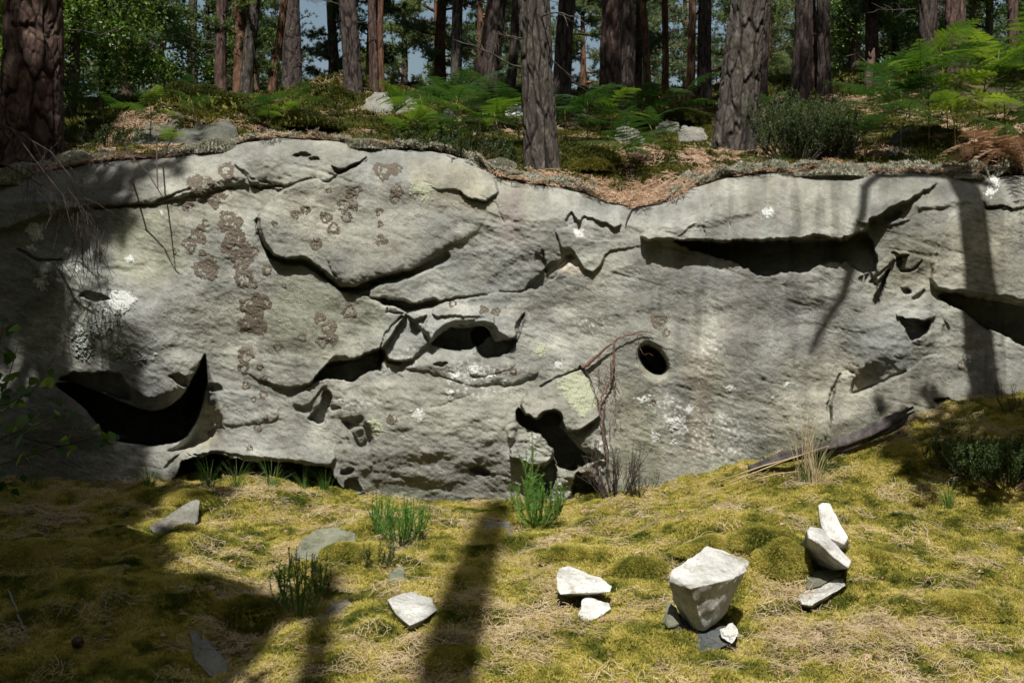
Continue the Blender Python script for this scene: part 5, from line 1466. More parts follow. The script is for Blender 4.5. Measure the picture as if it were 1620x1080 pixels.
def shrub(name, loc, h, w, nst, mat_, smat, label, seed, leaf=0.013, dens=90, cat='shrub', branch=2, lw=0.0016, group=None):
    root = empty(name, loc)
    tag(root, label, cat, group)
    rs = np.random.RandomState(seed)
    st = MB(); LV = []
    for k in range(nst):
        a = rs.rand() * 6.28; r = w * rs.rand() ** 0.6
        top = np.array([math.cos(a) * r, math.sin(a) * r * 0.8, h * rs.uniform(0.55, 1.05)])
        b = np.array([top[0] * 0.25, top[1] * 0.25, -0.02])
        n = 8; t = np.linspace(0, 1, n)[:, None]
        P = b + (top - b) * t + np.array([math.cos(a), math.sin(a) * .8, 0]) * (np.sin(t * math.pi) * r * 0.25) + rs.normal(0, h * 0.012, (n, 3)) * t
        stems = [P]
        for q in range(branch):
            i0 = rs.randint(2, 6); dv = (P[-1] - P[i0]) * rs.uniform(0.5, 0.9) + rs.normal(0, h * 0.10, 3)
            stems.append(np.array([P[i0], P[i0] + dv * 0.5 + rs.normal(0, h * .01, 3), P[i0] + dv]))
        for j, Sx in enumerate(stems):
            st.tube(Sx, np.linspace(0.0032 if j == 0 else 0.002, 0.001, len(Sx)) * (h / 0.3) ** 0.5, 4, False)
            m = int(dens * 0.7 * (1 if j == 0 else 0.6))
            if m:
                f = np.sort(rs.uniform(0.22 if j == 0 else 0.05, 1, m)) * (len(Sx) - 1)
                i = np.minimum(f.astype(int), len(Sx) - 2); fr = (f - i)[:, None]
                c = Sx[i] * (1 - fr) + Sx[i + 1] * fr
                ax = Sx[i + 1] - Sx[i]; ax /= np.linalg.norm(ax, axis=1)[:, None] + 1e-9
                LV.append((c, ax))
    st.build('stem', smat, root)['kind'] = 'stuff'
    if LV:
        c = np.vstack([x[0] for x in LV]); ax = np.vstack([x[1] for x in LV])
        m = len(c)
        d = ax * 0.8 + rs.normal(0, 0.75, (m, 3)); d /= np.linalg.norm(d, axis=1)[:, None]
        s_ = np.cross(d, rs.normal(0, 1, (m, 3))); s_ /= np.linalg.norm(s_, axis=1)[:, None] + 1e-9
        ll = leaf * rs.uniform(0.7, 1.3, (m, 1))
        V = np.stack([c, c + d * ll * 0.5 + s_ * lw, c + d * ll, c + d * ll * 0.5 - s_ * lw], 1).reshape(-1, 3)
        link('foliage', mesh_np('foliage', V, np.arange(len(V)).reshape(-1, 4), False, mat_), root)['kind'] = 'stuff'
    return root


shrub('heather', hit(bank_z, 473, 978), .36, .14, 16, M_hea, M_hea, 'bright green upright heather sprig alone on the shaded bank', 1, dens=150, group='heather sprigs on the bank')
shrub('heather', hit(bank_z, 505, 940), .20, .14, 10, M_broom, M_stem, 'dim heather clump behind the bright upright sprig', 2, dens=110, group='heather sprigs on the bank')
shrub('heather', hit(bank_z, 634, 862), .30, .17, 34, M_hea, M_hea, 'bushy green heather left of the trunk shadow', 3, dens=130, group='heather sprigs on the bank')
shrub('heather', hit(bank_z, 600, 846), .26, .10, 10, M_hea, M_hea, 'smaller heather against the left of the bushy one', 4, dens=110, group='heather sprigs on the bank')
shrub('heather', hit(bank_z, 850, 832), .30, .18, 40, M_hea, M_hea, 'feathery heather in front of the black recess', 5, dens=150, group='heather sprigs on the bank')
shrub('heather', hit(bank_z, 836, 806), .55, .07, 5, M_hea, M_hea, 'tall thin heather shoot leaning over the feathery one', 6, dens=150, group='heather sprigs on the bank')
shrub('heather', hit(bank_z, 590, 900), .16, .12, 8, M_broom, M_stem, 'low dim heather below the two left heathers', 7, dens=100, group='heather sprigs on the bank')
shrub('bare_shrub', hit(bank_z, 972, 788), .42, .24, 26, M_broom, M_dark, 'dark almost leafless heather stems below the hanging root', 8, dens=16, branch=4, group='bare stems at the cliff foot')
shrub('bare_shrub', hit(bank_z, 1012, 784), .20, .16, 14, M_broom, M_dark, 'short dark twiggy stems right of the leafless heather', 9, dens=10, branch=3, group='bare stems at the cliff foot')
shrub('bare_shrub', hit(bank_z, 1600, 655), .24, .14, 7, M_broom, M_dark, 'small dry spiny twig against the cliff at the right edge', 10, dens=12, branch=5, group='bare stems at the cliff foot')
shrub('broom_bush', hit(floor_z, 1262, 258, 8), .62, .42, 60, M_broom, M_dark, 'dark bushy broom between the leaning pine and the bracken', 11, dens=110, leaf=0.02, lw=0.004, branch=4)
shrub('broom_bush', hit(floor_z, 1310, 255, 8), .50, .36, 44, M_broom, M_dark, 'lower brownish broom merging into the bracken', 12, dens=90, leaf=0.02, lw=0.004, branch=4)
shrub('broom_bush', hit(floor_z, 1215, 235, 8), .48, .30, 36, M_broom, M_dark, 'narrow broom tight behind the leaning pine', 14, dens=90, leaf=0.02, lw=0.004, branch=4)
shrub('dark_bush', hit(bank_z, 1592, 768), .30, .42, 80, M_broom, M_stem, 'dark green bush in shade at the right edge of the bank', 13, dens=120, leaf=0.016, lw=0.004, branch=4)
shrub('dark_bush', hit(bank_z, 1528, 750), .26, .28, 34, M_broom, M_stem, 'low dark heather left of the dark green bush', 15, dens=100, leaf=0.014, lw=0.003, branch=3)
shrub('heather', hit(floor_z, 660, 236, 8), .20, .40, 40, M_broom, M_stem, 'low heather mat on the rim under the middle ferns', 16, dens=70, leaf=0.018, lw=0.004, group='heather mats behind the rim')
shrub('heather', hit(floor_z, 730, 250, 8), .22, .40, 40, M_broom, M_stem, 'heather mat on the rim left of the central trunk', 17, dens=70, leaf=0.018, lw=0.004, group='heather mats behind the rim')
shrub('heather', hit(floor_z, 790, 262, 8), .18, .32, 30, M_broom, M_stem, 'heather mat touching the foot of the central trunk', 18, dens=70, leaf=0.018, lw=0.004, group='heather mats behind the rim')
shrub('heather', hit(floor_z, 170, 235, 8), .22, .42, 36, M_broom, M_stem, 'dark heather mat right of the thick red-brown trunk', 19, dens=70, leaf=0.018, lw=0.004, group='heather mats behind the rim')

M_straw = leafmat('straw', [(0.30, 0.22, 0.12), (0.42, 0.33, 0.19), (0.52, 0.43, 0.27)], 12, 0.25, 0.7, 0.2, (1, 0.95, 0.8))
M_grass = leafmat('grass_green', [(0.05, 0.11, 0.02), (0.09, 0.16, 0.03), (0.15, 0.22, 0.05)], 9, 0.35, 0.5, 0.3)


def grass(loc, h, w, n, mat_, label, seed, wd=0.002, lean=(0, 0), name='grass_tuft', group='grass tufts'):
    rs = np.random.RandomState(seed)
    V = []; Q_ = []
    for k in range(n):
        a = rs.rand() * 6.28; b = np.array([math.cos(a), math.sin(a), 0]) * w * 0.25 * rs.rand()
        out_ = np.array([math.cos(a) + lean[0], math.sin(a) * 0.8 + lean[1], 0]) * w * rs.uniform(0.2, 1)
        hh = h * rs.uniform(0.4, 1.05); sd = np.array([-math.sin(a), math.cos(a), 0]) * wd
        sd = np.array([1.0, 0, 0]) * wd if rs.rand() < 0.6 else sd
        i0 = len(V)
        for t in np.linspace(0, 1, 6):
            c = b + out_ * t ** 1.8 + np.array([0, 0, hh * (t - 0.25 * t * t) * 1.33])
            ww = (1 - t * 0.85)
            V += [c - sd * ww, c + sd * ww]
        for q in range(5):
            Q_.append((i0 + 2 * q, i0 + 2 * q + 1, i0 + 2 * q + 3, i0 + 2 * q + 2))
    o = link(name, mesh_np(name, V, np.array(Q_), True, mat_)); o.location = loc
    tag(o, label, 'grass', group)
    return o


grass(hit(bank_z, 1272, 762), .62, .22, 34, M_straw, 'tall dry straw-coloured grass beside the fallen log', 1, lean=(-0.1, 0))
grass(hit(bank_z, 1290, 770), .42, .26, 40, M_straw, 'pale bent grass in front of the tall dry tuft', 2, lean=(0.3, -0.2))
grass(hit(bank_z, 1275, 768), .24, .14, 40, M_grass, 'green blades at the base of the dry grass', 3)
grass(hit(bank_z, 1300, 742), .26, .16, 36, M_grass, 'short green tuft in front of the log', 4)
grass(hit(bank_z, 1500, 806), .17, .12, 60, M_grass, 'fresh green grass tuft at the shade edge on the right', 5)
grass(hit(bank_z, 235, 772), .22, .20, 50, M_grass, 'dim grass left of the foot of the undercut', 6)
for k, u in enumerate([330, 375, 430, 480, 515]):
    grass(hit(bank_z, u, 776), .24, .16, 44, M_grass, ['wispy grass at the left end of the undercut', 'wispy grass inside the undercut left of its middle', 'wispy grass at the middle of the undercut', 'grass right of the middle of the undercut', 'grass at the right end of the undercut'][k], 10 + k)
grass(hit(bank_z, 610, 784), .12, .14, 40, M_grass, 'short grass at the cliff foot left of the round boulder', 20)
grass(hit(bank_z, 700, 786), .12, .14, 40, M_grass, 'short grass touching the round boulder', 21)
grass(hit(bank_z, 1405, 690), .20, .12, 30, M_grass, 'dark green grass near the raised end of the log', 22)
grass(hit(bank_z, 55, 770), .18, .16, 30, M_grass, 'dim grass under the leafy sapling', 23)
grass(hit(floor_z, 1240, 262, 8), .14, .2, 40, M_grass, 'low green grass on the rim below the broom', 24)
grass(hit(floor_z, 1190, 262, 8), .12, .15, 30, M_grass, 'low green grass right of the foot of the leaning pine', 25)
mb = MB()
for a, b in [(((1135, 762, 7.3)), ((1280, 716, 7.35))), ((1150, 765, 7.2), (1310, 705, 7.4)), ((1190, 760, 7.15), (1262, 745, 7.2))]:
    p, q = at(*a), at(*b); mb.tube([p, (p + q) / 2 + [0, 0, 0.01], q], [0.005, 0.005, 0.003], 5)
tag(mb.build('dry_stalk', M_straw), 'three long dry stalks lying along the bank left of the log', 'stalks', kind='stuff')

# ------------------------------------------------------------------ leafy sapling at the left
leaf_me = []
for k in range(3):
    rs = np.random.RandomState(60 + k)
    n = 5; V = []; Q_ = []
    for i in range(n + 1):
        t = i / n; w = 0.36 * math.sin(math.pi * (t ** 0.8)) * (1 + 0.12 * (-1) ** i) + 0.01
        V += [(t, -w, 0.10 * w - 0.25 * t * t), (t, 0, -0.25 * t * t), (t, w, 0.10 * w - 0.25 * t * t)]
    for i in range(n):
        for j in (0, 1):
            Q_.append((3 * i + j, 3 * i + 3 + j, 3 * i + 4 + j, 3 * i + 1 + j))
    leaf_me.append(mesh_np('leaf', V, np.array(Q_), True, M_fern_l if k == 0 else M_fern_d))


def sapling(root_pt, branches, label, seed, nleaf, size):
    root = empty('oak_sapling', root_pt)
    tag(root, label, 'sapling', 'saplings at the left edge')
    rr = random.Random(seed)
    r0 = Vector(root_pt)
    for B in branches:
        P = [Vector(at(*p)) - r0 for p in B]
        mb = MB(); mb.tube([tuple(p) for p in P], np.linspace(0.006, 0.0018, len(P)), 5)
        mb.build('stem', M_stem, root)
        for k in range(nleaf):
            t = rr.uniform(0.15, 1.0) * (len(P) - 1); i = min(int(t), len(P) - 2)
            p = P[i].lerp(P[i + 1], t - i)
            o = link('leaf', leaf_me[rr.choice([0, 1, 2])], root)
            off = Vector((rr.uniform(-1, 1), rr.uniform(-1, .3), rr.uniform(-.6, .9))) * size * 0.9
            tw = MB()
            o.location = p + off
            o.rotation_euler = (rr.uniform(-0.9, 0.9), rr.uniform(-0.5, 0.9), rr.uniform(0, 6.28))
            s_ = size * rr.uniform(0.6, 1.15); o.scale = (s_,) * 3


sapling(hit(bank_z, -60, 800), [[(-60, 800, 6.2), (-20, 700, 5.9), (10, 610, 5.8), (30, 540, 5.75)], [(-40, 720, 6.0), (10, 690, 5.8), (60, 672, 5.7), (110, 650, 5.7)], [(-40, 760, 6.0), (0, 735, 5.8), (60, 715, 5.7), (150, 690, 5.7), (200, 690, 5.7)],
         [(-30, 640, 5.9), (10, 640, 5.8), (50, 620, 5.7), (90, 560, 5.7)], [(-30, 600, 5.9), (-5, 560, 5.8), (5, 520, 5.7)], [(-30, 770, 6.1), (0, 768, 6.0), (26, 762, 6.0)]], 'green-leaved sapling reaching in from the left edge', 3, 20, 0.080)

# ------------------------------------------------------------------ roots, dry branch, log, sticks
def on_rock(pts, off=0.03):
    A = np.array(pts, float)
    d = rock_relief(A[:, 0], A[:, 1])
    return at(A[:, 0], A[:, 1], d - off)


rootE = empty('hanging_root', tuple(on_rock([(925, 582)])[0]))
tag(rootE, 'reddish root that leaves a crack and hangs down beside the oval hole', 'root')
r0 = np.array(rootE.location)


def strand(pts, r_, off=0.03, n=5, jit=1.5, seed=0):
    rs = np.random.RandomState(seed)
    A = np.array(pts, float)
    t = np.linspace(0, len(A) - 1, (len(A) - 1) * 5 + 1)
    P = np.stack([np.interp(t, np.arange(len(A)), A[:, k]) for k in range(2)], -1) + rs.normal(0, jit, (len(t), 2))
    d = np.minimum.accumulate(np.full(len(P), 9.0)) * 0 + np.minimum(rock_relief(P[:, 0], P[:, 1]), 8.0) - off + rs.normal(0, 0.004, len(P))
    d = np.convolve(np.pad(d, 3, 'edge'), np.ones(7) / 7, 'valid')
    mb = MB(); mb.tube(at(P[:, 0], P[:, 1], d) - r0, np.linspace(r_, r_ * 0.4, len(P)), n)
    return mb


strand([(921, 583), (932, 574), (945, 562), (957, 552), (972, 540)], 0.016, 0.03, 8, 0.8, 1).build('root_strand', M_root, rootE)
strand([(972, 540), (985, 532), (1005, 527), (1022, 523), (1035, 528)], 0.008, 0.03, 6, 0.8, 2).build('root_strand', M_root, rootE)
strand([(971, 541), (972, 570), (967, 600), (957, 620), (949, 636), (950, 660), (955, 690), (961, 730), (968, 780)], 0.010, 0.06, 6, 1.0, 3).build('root_strand', M_root, rootE)
strand([(945, 634), (955, 650), (958, 690), (962, 740), (972, 785)], 0.008, 0.07, 6, 1.0, 4).build('root_strand', M_dark, rootE)
strand([(921, 583), (935, 600), (943, 625), (948, 640)], 0.005, 0.03, 5, 1.0, 5).build('root_strand', M_dark, rootE)
strand([(927, 590), (945, 596), (965, 605), (975, 615), (990, 640), (1005, 665)], 0.003, 0.03, 4, 1.5, 6).build('root_strand', M_root, rootE)
strand([(1008, 527), (1010, 545), (1016, 560), (1034, 562)], 0.003, 0.08, 4, 1.0, 7).build('root_strand', M_root, rootE)
rr = random.Random(4)
for k in range(16):
    u0 = rr.choice([950, 958, 966, 972, 975, 990]); v0 = rr.uniform(545, 680)
    L = rr.uniform(40, 120)
    strand([(u0, v0), (u0 + rr.uniform(-12, 14), v0 + L * 0.4), (u0 + rr.uniform(-18, 30), v0 + L)], 0.0022, 0.05, 3, 1.8, 20 + k).build('rootlet', M_root, rootE)
t_ = MB(); A = on_rock([(990, 356), (993, 345), (998, 335), (1006, 326)], 0.02); t_.tube(A, [0.004, 0.007, 0.006, 0.003], 5)
tag(t_.build('dry_twig', M_dark), 'short dark twig hanging from the dip in the rim', 'twig')

dry = empty('dry_branch', tuple(at(20, 220, 7.5)))
tag(dry, 'bare dark twiggy branch hanging over the left end of the rim', 'branch')
r1 = np.array(dry.location)
rr = random.Random(9)
mains = [[(-60, 170, 7.6), (20, 205, 7.5), (80, 240, 7.5), (112, 280, 7.5), (126, 330, 7.5), (150, 380, 7.5)], [(-60, 240, 7.4), (10, 262, 7.4), (60, 290, 7.4), (100, 305, 7.45), (118, 308, 7.5)],
         [(20, 205, 7.5), (60, 260, 7.4), (100, 310, 7.4), (118, 380, 7.4), (104, 420, 7.4)], [(195, 222, 8.0), (205, 245, 7.7), (235, 275, 7.65), (250, 300, 7.6), (258, 312, 7.6)], [(248, 215, 8.1), (248, 260, 7.7), (250, 300, 7.6), (256, 310, 7.6)]]
for M_ in mains:
    P = at(*np.array(M_).T) - r1
    mb = MB(); mb.tube(P, np.linspace(0.007, 0.002, len(P)), 5); mb.build('branch_stem', M_dark, dry)
tw = MB()
for k in range(90):
    M_ = mains[rr.choice([0, 0, 0, 1, 1, 2, 2])]; i = rr.randrange(1, len(M_))
    p = M_[i]; L = rr.uniform(25, 90)
    dx, dy = rr.uniform(-0.5, 0.8), rr.uniform(0.3, 1.1)
    pts = [(p[0] + rr.uniform(-20, 20), p[1] + rr.uniform(-15, 15), p[2])]
    for q in range(4):
        pts.append((pts[-1][0] + dx * L / 4 + rr.uniform(-4, 4), pts[-1][1] + dy * L / 4 + rr.uniform(-3, 3), p[2] + rr.uniform(-.05, .05)))
    tw.tube(at(*np.array(pts).T) - r1, np.linspace(0.0028, 0.0012, 5), 3, False)
for k in range(22):
    u0 = rr.uniform(112, 160); v0 = rr.uniform(330, 370); L = rr.uniform(40, 100)
    pts = [(u0, v0, 7.45), (u0 + rr.uniform(-6, 6), v0 + L * .5, 7.45), (u0 + rr.uniform(-12, 8), v0 + L, 7.45)]
    tw.tube(at(*np.array(pts).T) - r1, [0.0028, 0.002, 0.0012], 3, False)
tw.build('twig', M_dark, dry)['kind'] = 'stuff'

M_log = bark_mat('log_bark', (0.025, 0.022, 0.022), (0.06, 0.052, 0.05), (0.12, 0.11, 0.105))
lp = []
for u, v in [(1185, 742), (1235, 724), (1290, 712), (1335, 702), (1372, 688), (1405, 672), (1434, 655)]:
    lp.append(at(u, v, 7.50))
lp = np.array(lp)
t = np.linspace(0, 6, 60); P = np.stack([np.interp(t, np.arange(7), lp[:, k]) for k in range(3)], -1)
rd = np.interp(t, [0, 1, 2, 4, 5, 5.6, 6], [0.02, 0.035, 0.042, 0.048, 0.052, 0.046, 0.02])
mb = MB(); mb.tube(P, rd, 28)
V = np.vstack(mb.V); cen = np.repeat(P, 28, 0)
n_ = len(cen); dirn = V[:n_] - cen
ang = np.tile(np.arange(28) * 2 * math.pi / 28, 60); tt2 = np.repeat(t, 28)
V[:n_] = cen + dirn * (1 + 0.30 * fbm(ang * 1.6 + 3, tt2 * 0.8, 3, 5) + 0.16 * np.sin(ang * 5 + tt2 * 0.6))[:, None]
mb.V = [V]
c0 = V.mean(0); mb.V = [V - c0]
lg = empty('fallen_log', tuple(c0)); tag(lg, 'dark rotting log lying up the bank against the cliff, one end raised', 'log')
ml = mb.mesh('log_bark', M_log); ml.attributes.new('crack', 'FLOAT', 'POINT')
link('log_bark', ml, lg)
bk = MB(); e = lp[-1] - c0
for k in range(5):
    q = e + np.array([0.02 * math.cos(k), 0.02 * math.sin(k * 2), 0.02 * math.sin(k)]); bk.tube([q - [0.05, 0, 0.02], q + [0.03 + 0.01 * (k % 3), 0.01 * (k - 2), 0.02 + 0.008 * k]], [0.014, 0.005], 5)
bk.build('splintered_end', M_log, lg)['kind'] = 'stuff'


def stick(pts, r_, mat_, label, fn=bank_z, lift=0.01, cat='stick', name='fallen_stick', side=()):
    P = []
    for u, v in pts:
        h = hit(fn, u, v, 3.3 if fn is bank_z else 8.0, 14); P.append(np.array(h) + [0, 0, lift])
    P = np.array(P); c = P.mean(0)
    t = np.linspace(0, len(P) - 1, len(P) * 4); Pi = np.stack([np.interp(t, np.arange(len(P)), P[:, k]) for k in range(3)], -1)
    Pi += np.random.RandomState(len(label)).normal(0, r_ * 0.25, Pi.shape)
    mb = MB(); mb.tube(Pi - c, np.linspace(r_, r_ * 0.45, len(Pi)), 7)
    for s_ in side:
        Q2 = np.array([np.array(hit(fn, u, v, 3.3, 14)) + [0, 0, lift * 2] for u, v in s_]); mb.tube(Q2 - c, np.linspace(r_ * 0.6, r_ * 0.3, len(Q2)), 5)
    o = mb.build(name, mat_); o.location = c
    tag(o, label, cat, 'sticks on the ground')


stick([(1560, 985), (1572, 1008), (1580, 1035), (1592, 1065), (1606, 1100)], 0.012, M_root, 'thick brown stick running out of the lower right corner')
stick([(0, 905), (14, 938), (28, 975), (44, 1010), (62, 1052)], 0.007, M_dead, 'pale forked twig at the lower left edge', side=[[(14, 938), (22, 912), (30, 888)]])
stick([(1530, 870), (1560, 888), (1600, 905), (1640, 910)], 0.006, M_dead, 'thin pale stick on the bright moss at the right edge')
stick([(1168, 960), (1182, 945), (1202, 925)], 0.006, M_straw, 'short straw-coloured stick right of the big white block')
stick([(1330, 798), (1360, 806), (1400, 812), (1440, 818)], 0.004, M_dead, 'thin curved twig above the bright moss on the right')
stick([(1360, 1040), (1390, 1046), (1412, 1048)], 0.009, M_dead, 'short stub of wood in the dry needles at the lower right')
stick([(140, 760), (160, 754), (165, 772)], 0.006, M_dead, 'bent pale twig sticking up at the left cliff foot', lift=0.03)
stick([(85, 800), (88, 820), (96, 836)], 0.005, M_dead, 'curved grey twig in the shaded moss on the left')
stick([(1110, 738), (1150, 742), (1200, 735)], 0.006, M_dark, 'dark stick at the cliff foot left of the log')
stick([(700, 870), (740, 862), (775, 850)], 0.005, M_dead, 'thin stick across the trunk shadow')
stick([(1170, 818), (1190, 806), (1215, 795)], 0.006, M_dark, 'small dark stick on the moss hump')
stick([(990, 820), (1020, 808), (1050, 790)], 0.006, M_straw, 'pale stick on the moss left of the hump')
stick([(390, 222), (420, 216), (455, 222)], 0.006, M_dead, 'bent twig on the highest part of the rim', floor_z, 0.03)
stick([(1060, 262), (1100, 252), (1150, 236)], 0.012, M_dead, 'pale stick left of the foot of the leaning pine', floor_z, 0.02)
stick([(1190, 262), (1205, 244), (1240, 238), (1262, 252)], 0.006, M_dead, 'thin curved stick on the rim below the broom', floor_z, 0.03)
stick([(690, 232), (720, 246), (745, 262), (762, 276)], 0.006, M_dark, 'dark stick trailing over the rim', floor_z, 0.02)

# a pine cone
pc = MB()
for k in range(46):
    t = k / 45; a = k * 2.4; r_ = 0.021 * math.sin(math.pi * (0.12 + 0.8 * t)) + 0.003
    b = np.array([0, 0, 0.055 * t]); o_ = np.array([math.cos(a), math.sin(a), 0.35]); s_ = np.array([-math.sin(a), math.cos(a), 0]) * 0.006
    tip = b + o_ * r_
    pc.add([b, tip - s_, tip + o_ * 0.004, tip + s_, b + [0, 0, 0.006]], [(0, 1, 2), (0, 2, 3), (4, 2, 1), (4, 3, 2)])
o = pc.build('pine_cone', M_stem, None, False); h = hit(bank_z, 120, 1030, 3.3); o.location = (h.x, h.y, h.z + 0.035); o.rotation_euler = (1.2, 0.3, 0.5)
tag(o, 'small open pine cone on the shaded moss at the lower left', 'pine cone')
# ------------------------------------------------------------------ ground cover: real small geometry instanced on points
SRC = bpy.data.collections.new('ground_cover_sources')       # not part of the scene: only the shapes


def make_sources(prefix, meshes):
    c = bpy.data.collections.new(prefix)
    for k, me in enumerate(meshes):
        o = bpy.data.objects.new('%s_%02d' % (prefix, k), me); c.objects.link(o)
    return c


def scatter(name, P, rot, scl, idx, src, label, mat_=None):
    me = bpy.data.meshes.new(name)
    me.vertices.add(len(P)); me.vertices.foreach_set('co', np.asarray(P, np.float32).ravel())
    a = me.attributes.new('rot', 'FLOAT_VECTOR', 'POINT'); a.data.foreach_set('vector', np.asarray(rot, np.float32).ravel())
    a = me.attributes.new('scl', 'FLOAT', 'POINT'); a.data.foreach_set('value', np.asarray(scl, np.float32))
    a = me.attributes.new('pick', 'INT', 'POINT'); a.data.foreach_set('value', np.asarray(idx, np.int32))
    o = link(name, me)
    ng = bpy.data.node_groups.new(name, 'GeometryNodeTree')
    ng.interface.new_socket('Geometry', in_out='INPUT', socket_type='NodeSocketGeometry')
    ng.interface.new_socket('Geometry', in_out='OUTPUT', socket_type='NodeSocketGeometry')
    gi = ng.nodes.new('NodeGroupInput'); go = ng.nodes.new('NodeGroupOutput')
    ip = ng.nodes.new('GeometryNodeInstanceOnPoints'); ci = ng.nodes.new('GeometryNodeCollectionInfo')
    ci.inputs['Collection'].default_value = src; ci.inputs['Separate Children'].default_value = True; ci.inputs['Reset Children'].default_value = True
    def attr(nm, ty):
        n = ng.nodes.new('GeometryNodeInputNamedAttribute'); n.data_type = ty; n.inputs['Name'].default_value = nm
        return n.outputs['Attribute']
    er = ng.nodes.new('FunctionNodeEulerToRotation')
    L = ng.links.new
    L(gi.outputs[0], ip.inputs['Points']); L(ci.outputs[0], ip.inputs['Instance']); ip.inputs['Pick Instance'].default_value = True
    L(attr('pick', 'INT'), ip.inputs['Instance Index']); L(attr('rot', 'FLOAT_VECTOR'), er.inputs[0]); L(er.outputs[0], ip.inputs['Rotation'])
    L(attr('scl', 'FLOAT'), ip.inputs['Scale']); L(ip.outputs[0], go.inputs[0])
    md = o.modifiers.new('cover', 'NODES'); md.node_group = ng
    tag(o, label, kind='stuff')
    return o


def tris(c, d, side, ln, w):
    V = np.stack([c - side * w, c + side * w, c + d * ln], 1).reshape(-1, 3)
    return V, np.arange(len(V)).reshape(-1, 3)


def moss_clump(seed, n=60, R_=0.035, ln=0.012, mat_=None, w=0.0022, per=5, up=1.0):
    rs = np.random.RandomState(seed)
    r = R_ * np.sqrt(rs.rand(n)); a = rs.rand(n) * 6.28
    b = np.stack([r * np.cos(a), r * np.sin(a), -0.004 + 0.010 * (1 - (r / R_) ** 2) + rs.uniform(-0.002, 0.003, n)], -1)
    c = np.repeat(b, per, 0)
    d = rs.normal(0, 0.75, (n * per, 3)); d[:, 2] = np.abs(d[:, 2]) * 0.5 + up * 0.55; d /= np.linalg.norm(d, axis=1)[:, None]
    s_ = np.cross(d, rs.normal(0, 1, (n * per, 3))); s_ /= np.linalg.norm(s_, axis=1)[:, None] + 1e-9
    V, T = tris(c, d, s_, ln * rs.uniform(0.7, 1.3, (n * per, 1)), w)
    return mesh_np('moss_clump', V, T, False, mat_)


def needle_clump(seed, n=34, R_=0.06, ln=0.055, mat_=None, w=0.0009, zlo=0.002, zhi=0.016, tilt=0.25):
    rs = np.random.RandomState(seed)
    V = []; Q_ = []
    for k in range(n):
        a = rs.rand() * 6.28; r = R_ * math.sqrt(rs.rand()); c = np.array([r * math.cos(a), r * math.sin(a), rs.uniform(zlo, zhi)])
        b = rs.rand() * 6.28; d = np.array([math.cos(b), math.sin(b), rs.normal(0, tilt)]); d /= np.linalg.norm(d)
        L = ln * rs.uniform(0.6, 1.2); s_ = np.cross(d, [0, 0, 1.0]); s_ /= np.linalg.norm(s_) + 1e-9
        bend = np.cross(s_, d) * L * rs.uniform(-0.12, 0.12) + s_ * L * rs.uniform(-.12, .12)
        pts = [c - d * L / 2, c + bend, c + d * L / 2]
        for off in (0,):
            i0 = len(V)
            up = np.cross(s_, d) * w * 0.9
            for p in pts: V += [p - s_ * w, p + up, p + s_ * w]
            for q in (0, 3):
                Q_ += [(i0 + q, i0 + q + 1, i0 + q + 4, i0 + q + 3), (i0 + q + 1, i0 + q + 2, i0 + q + 5, i0 + q + 4)]
    return mesh_np('needle_clump', V, np.array(Q_), False, mat_)


M_moss = leafmat('moss_tips', [(0.05, 0.08, 0.012), (0.19, 0.19, 0.033), (0.45, 0.39, 0.09), (0.55, 0.46, 0.17)], 4.5, 0.25, 0.7, 0.15, detail=5)
M_moss2 = leafmat('dark_moss', [(0.035, 0.045, 0.010), (0.075, 0.085, 0.017), (0.17, 0.155, 0.03)], 3.0, 0.2, 0.7, 0.15, detail=5)
M_needl = leafmat('fallen_needles', [(0.17, 0.11, 0.06), (0.36, 0.27, 0.15), (0.52, 0.42, 0.27)], 25, 0.1, 0.6, 0.3, (1, .9, .7), detail=5)
M_rneedl = leafmat('russet_needles', [(0.13, 0.075, 0.045), (0.28, 0.18, 0.11), (0.44, 0.32, 0.22)], 20, 0.1, 0.7, 0.2, (1, .8, .6), detail=5)
M_lich = leafmat('reindeer_lichen', [(0.17, 0.165, 0.115), (0.32, 0.315, 0.24), (0.46, 0.45, 0.37)], 12, 0.1, 0.85, 0.1, (1, 1, .9), detail=4)
M_lit = leafmat('leaf_litter', [(0.12, 0.06, 0.035), (0.27, 0.15, 0.09), (0.42, 0.29, 0.20)], 14, 0.15, 0.7, 0.2, (1, .8, .6), detail=4)

src_moss = make_sources('moss_clump', [moss_clump(k, 64, 0.036, 0.012, M_moss) for k in range(5)])
src_mossd = make_sources('dark_moss_clump', [moss_clump(20 + k, 70, 0.09, 0.03, M_moss2, 0.006) for k in range(4)])
src_need = make_sources('needle_clump', [needle_clump(k, 38, 0.085, 0.052, M_needl, 0.0009, 0.0, 0.014) for k in range(5)])
src_rneed = make_sources('russet_clump', [needle_clump(30 + k, 60, 0.09, 0.065, M_rneedl, 0.0020) for k in range(4)])
src_lich = make_sources('lichen_clump', [moss_clump(50 + k, 110, 0.055, 0.016, M_lich, 0.0028, 5, 0.4) for k in range(3)])


def dead_leaf(seed):
    rs = np.random.RandomState(seed); n = 5; V = []; Q_ = []
    for i in range(n + 1):
        t = i / n; w = 0.30 * math.sin(math.pi * (t ** 0.9)) + 0.01
        z = 0.15 * math.sin(t * 3 + seed)
        V += [(t - .5, -w, z + 0.5 * w * rs.uniform(.3, 1)), (t - .5, 0, z), (t - .5, w, z + 0.5 * w * rs.uniform(.3, 1))]
    for i in range(n):
        for j in (0, 1): Q_.append((3 * i + j, 3 * i + 3 + j, 3 * i + 4 + j, 3 * i + 1 + j))
    return mesh_np('dead_leaf', np.array(V) * 0.035, np.array(Q_), True, M_lit)


src_leaf = make_sources('dead_leaf', [dead_leaf(k) for k in range(4)])


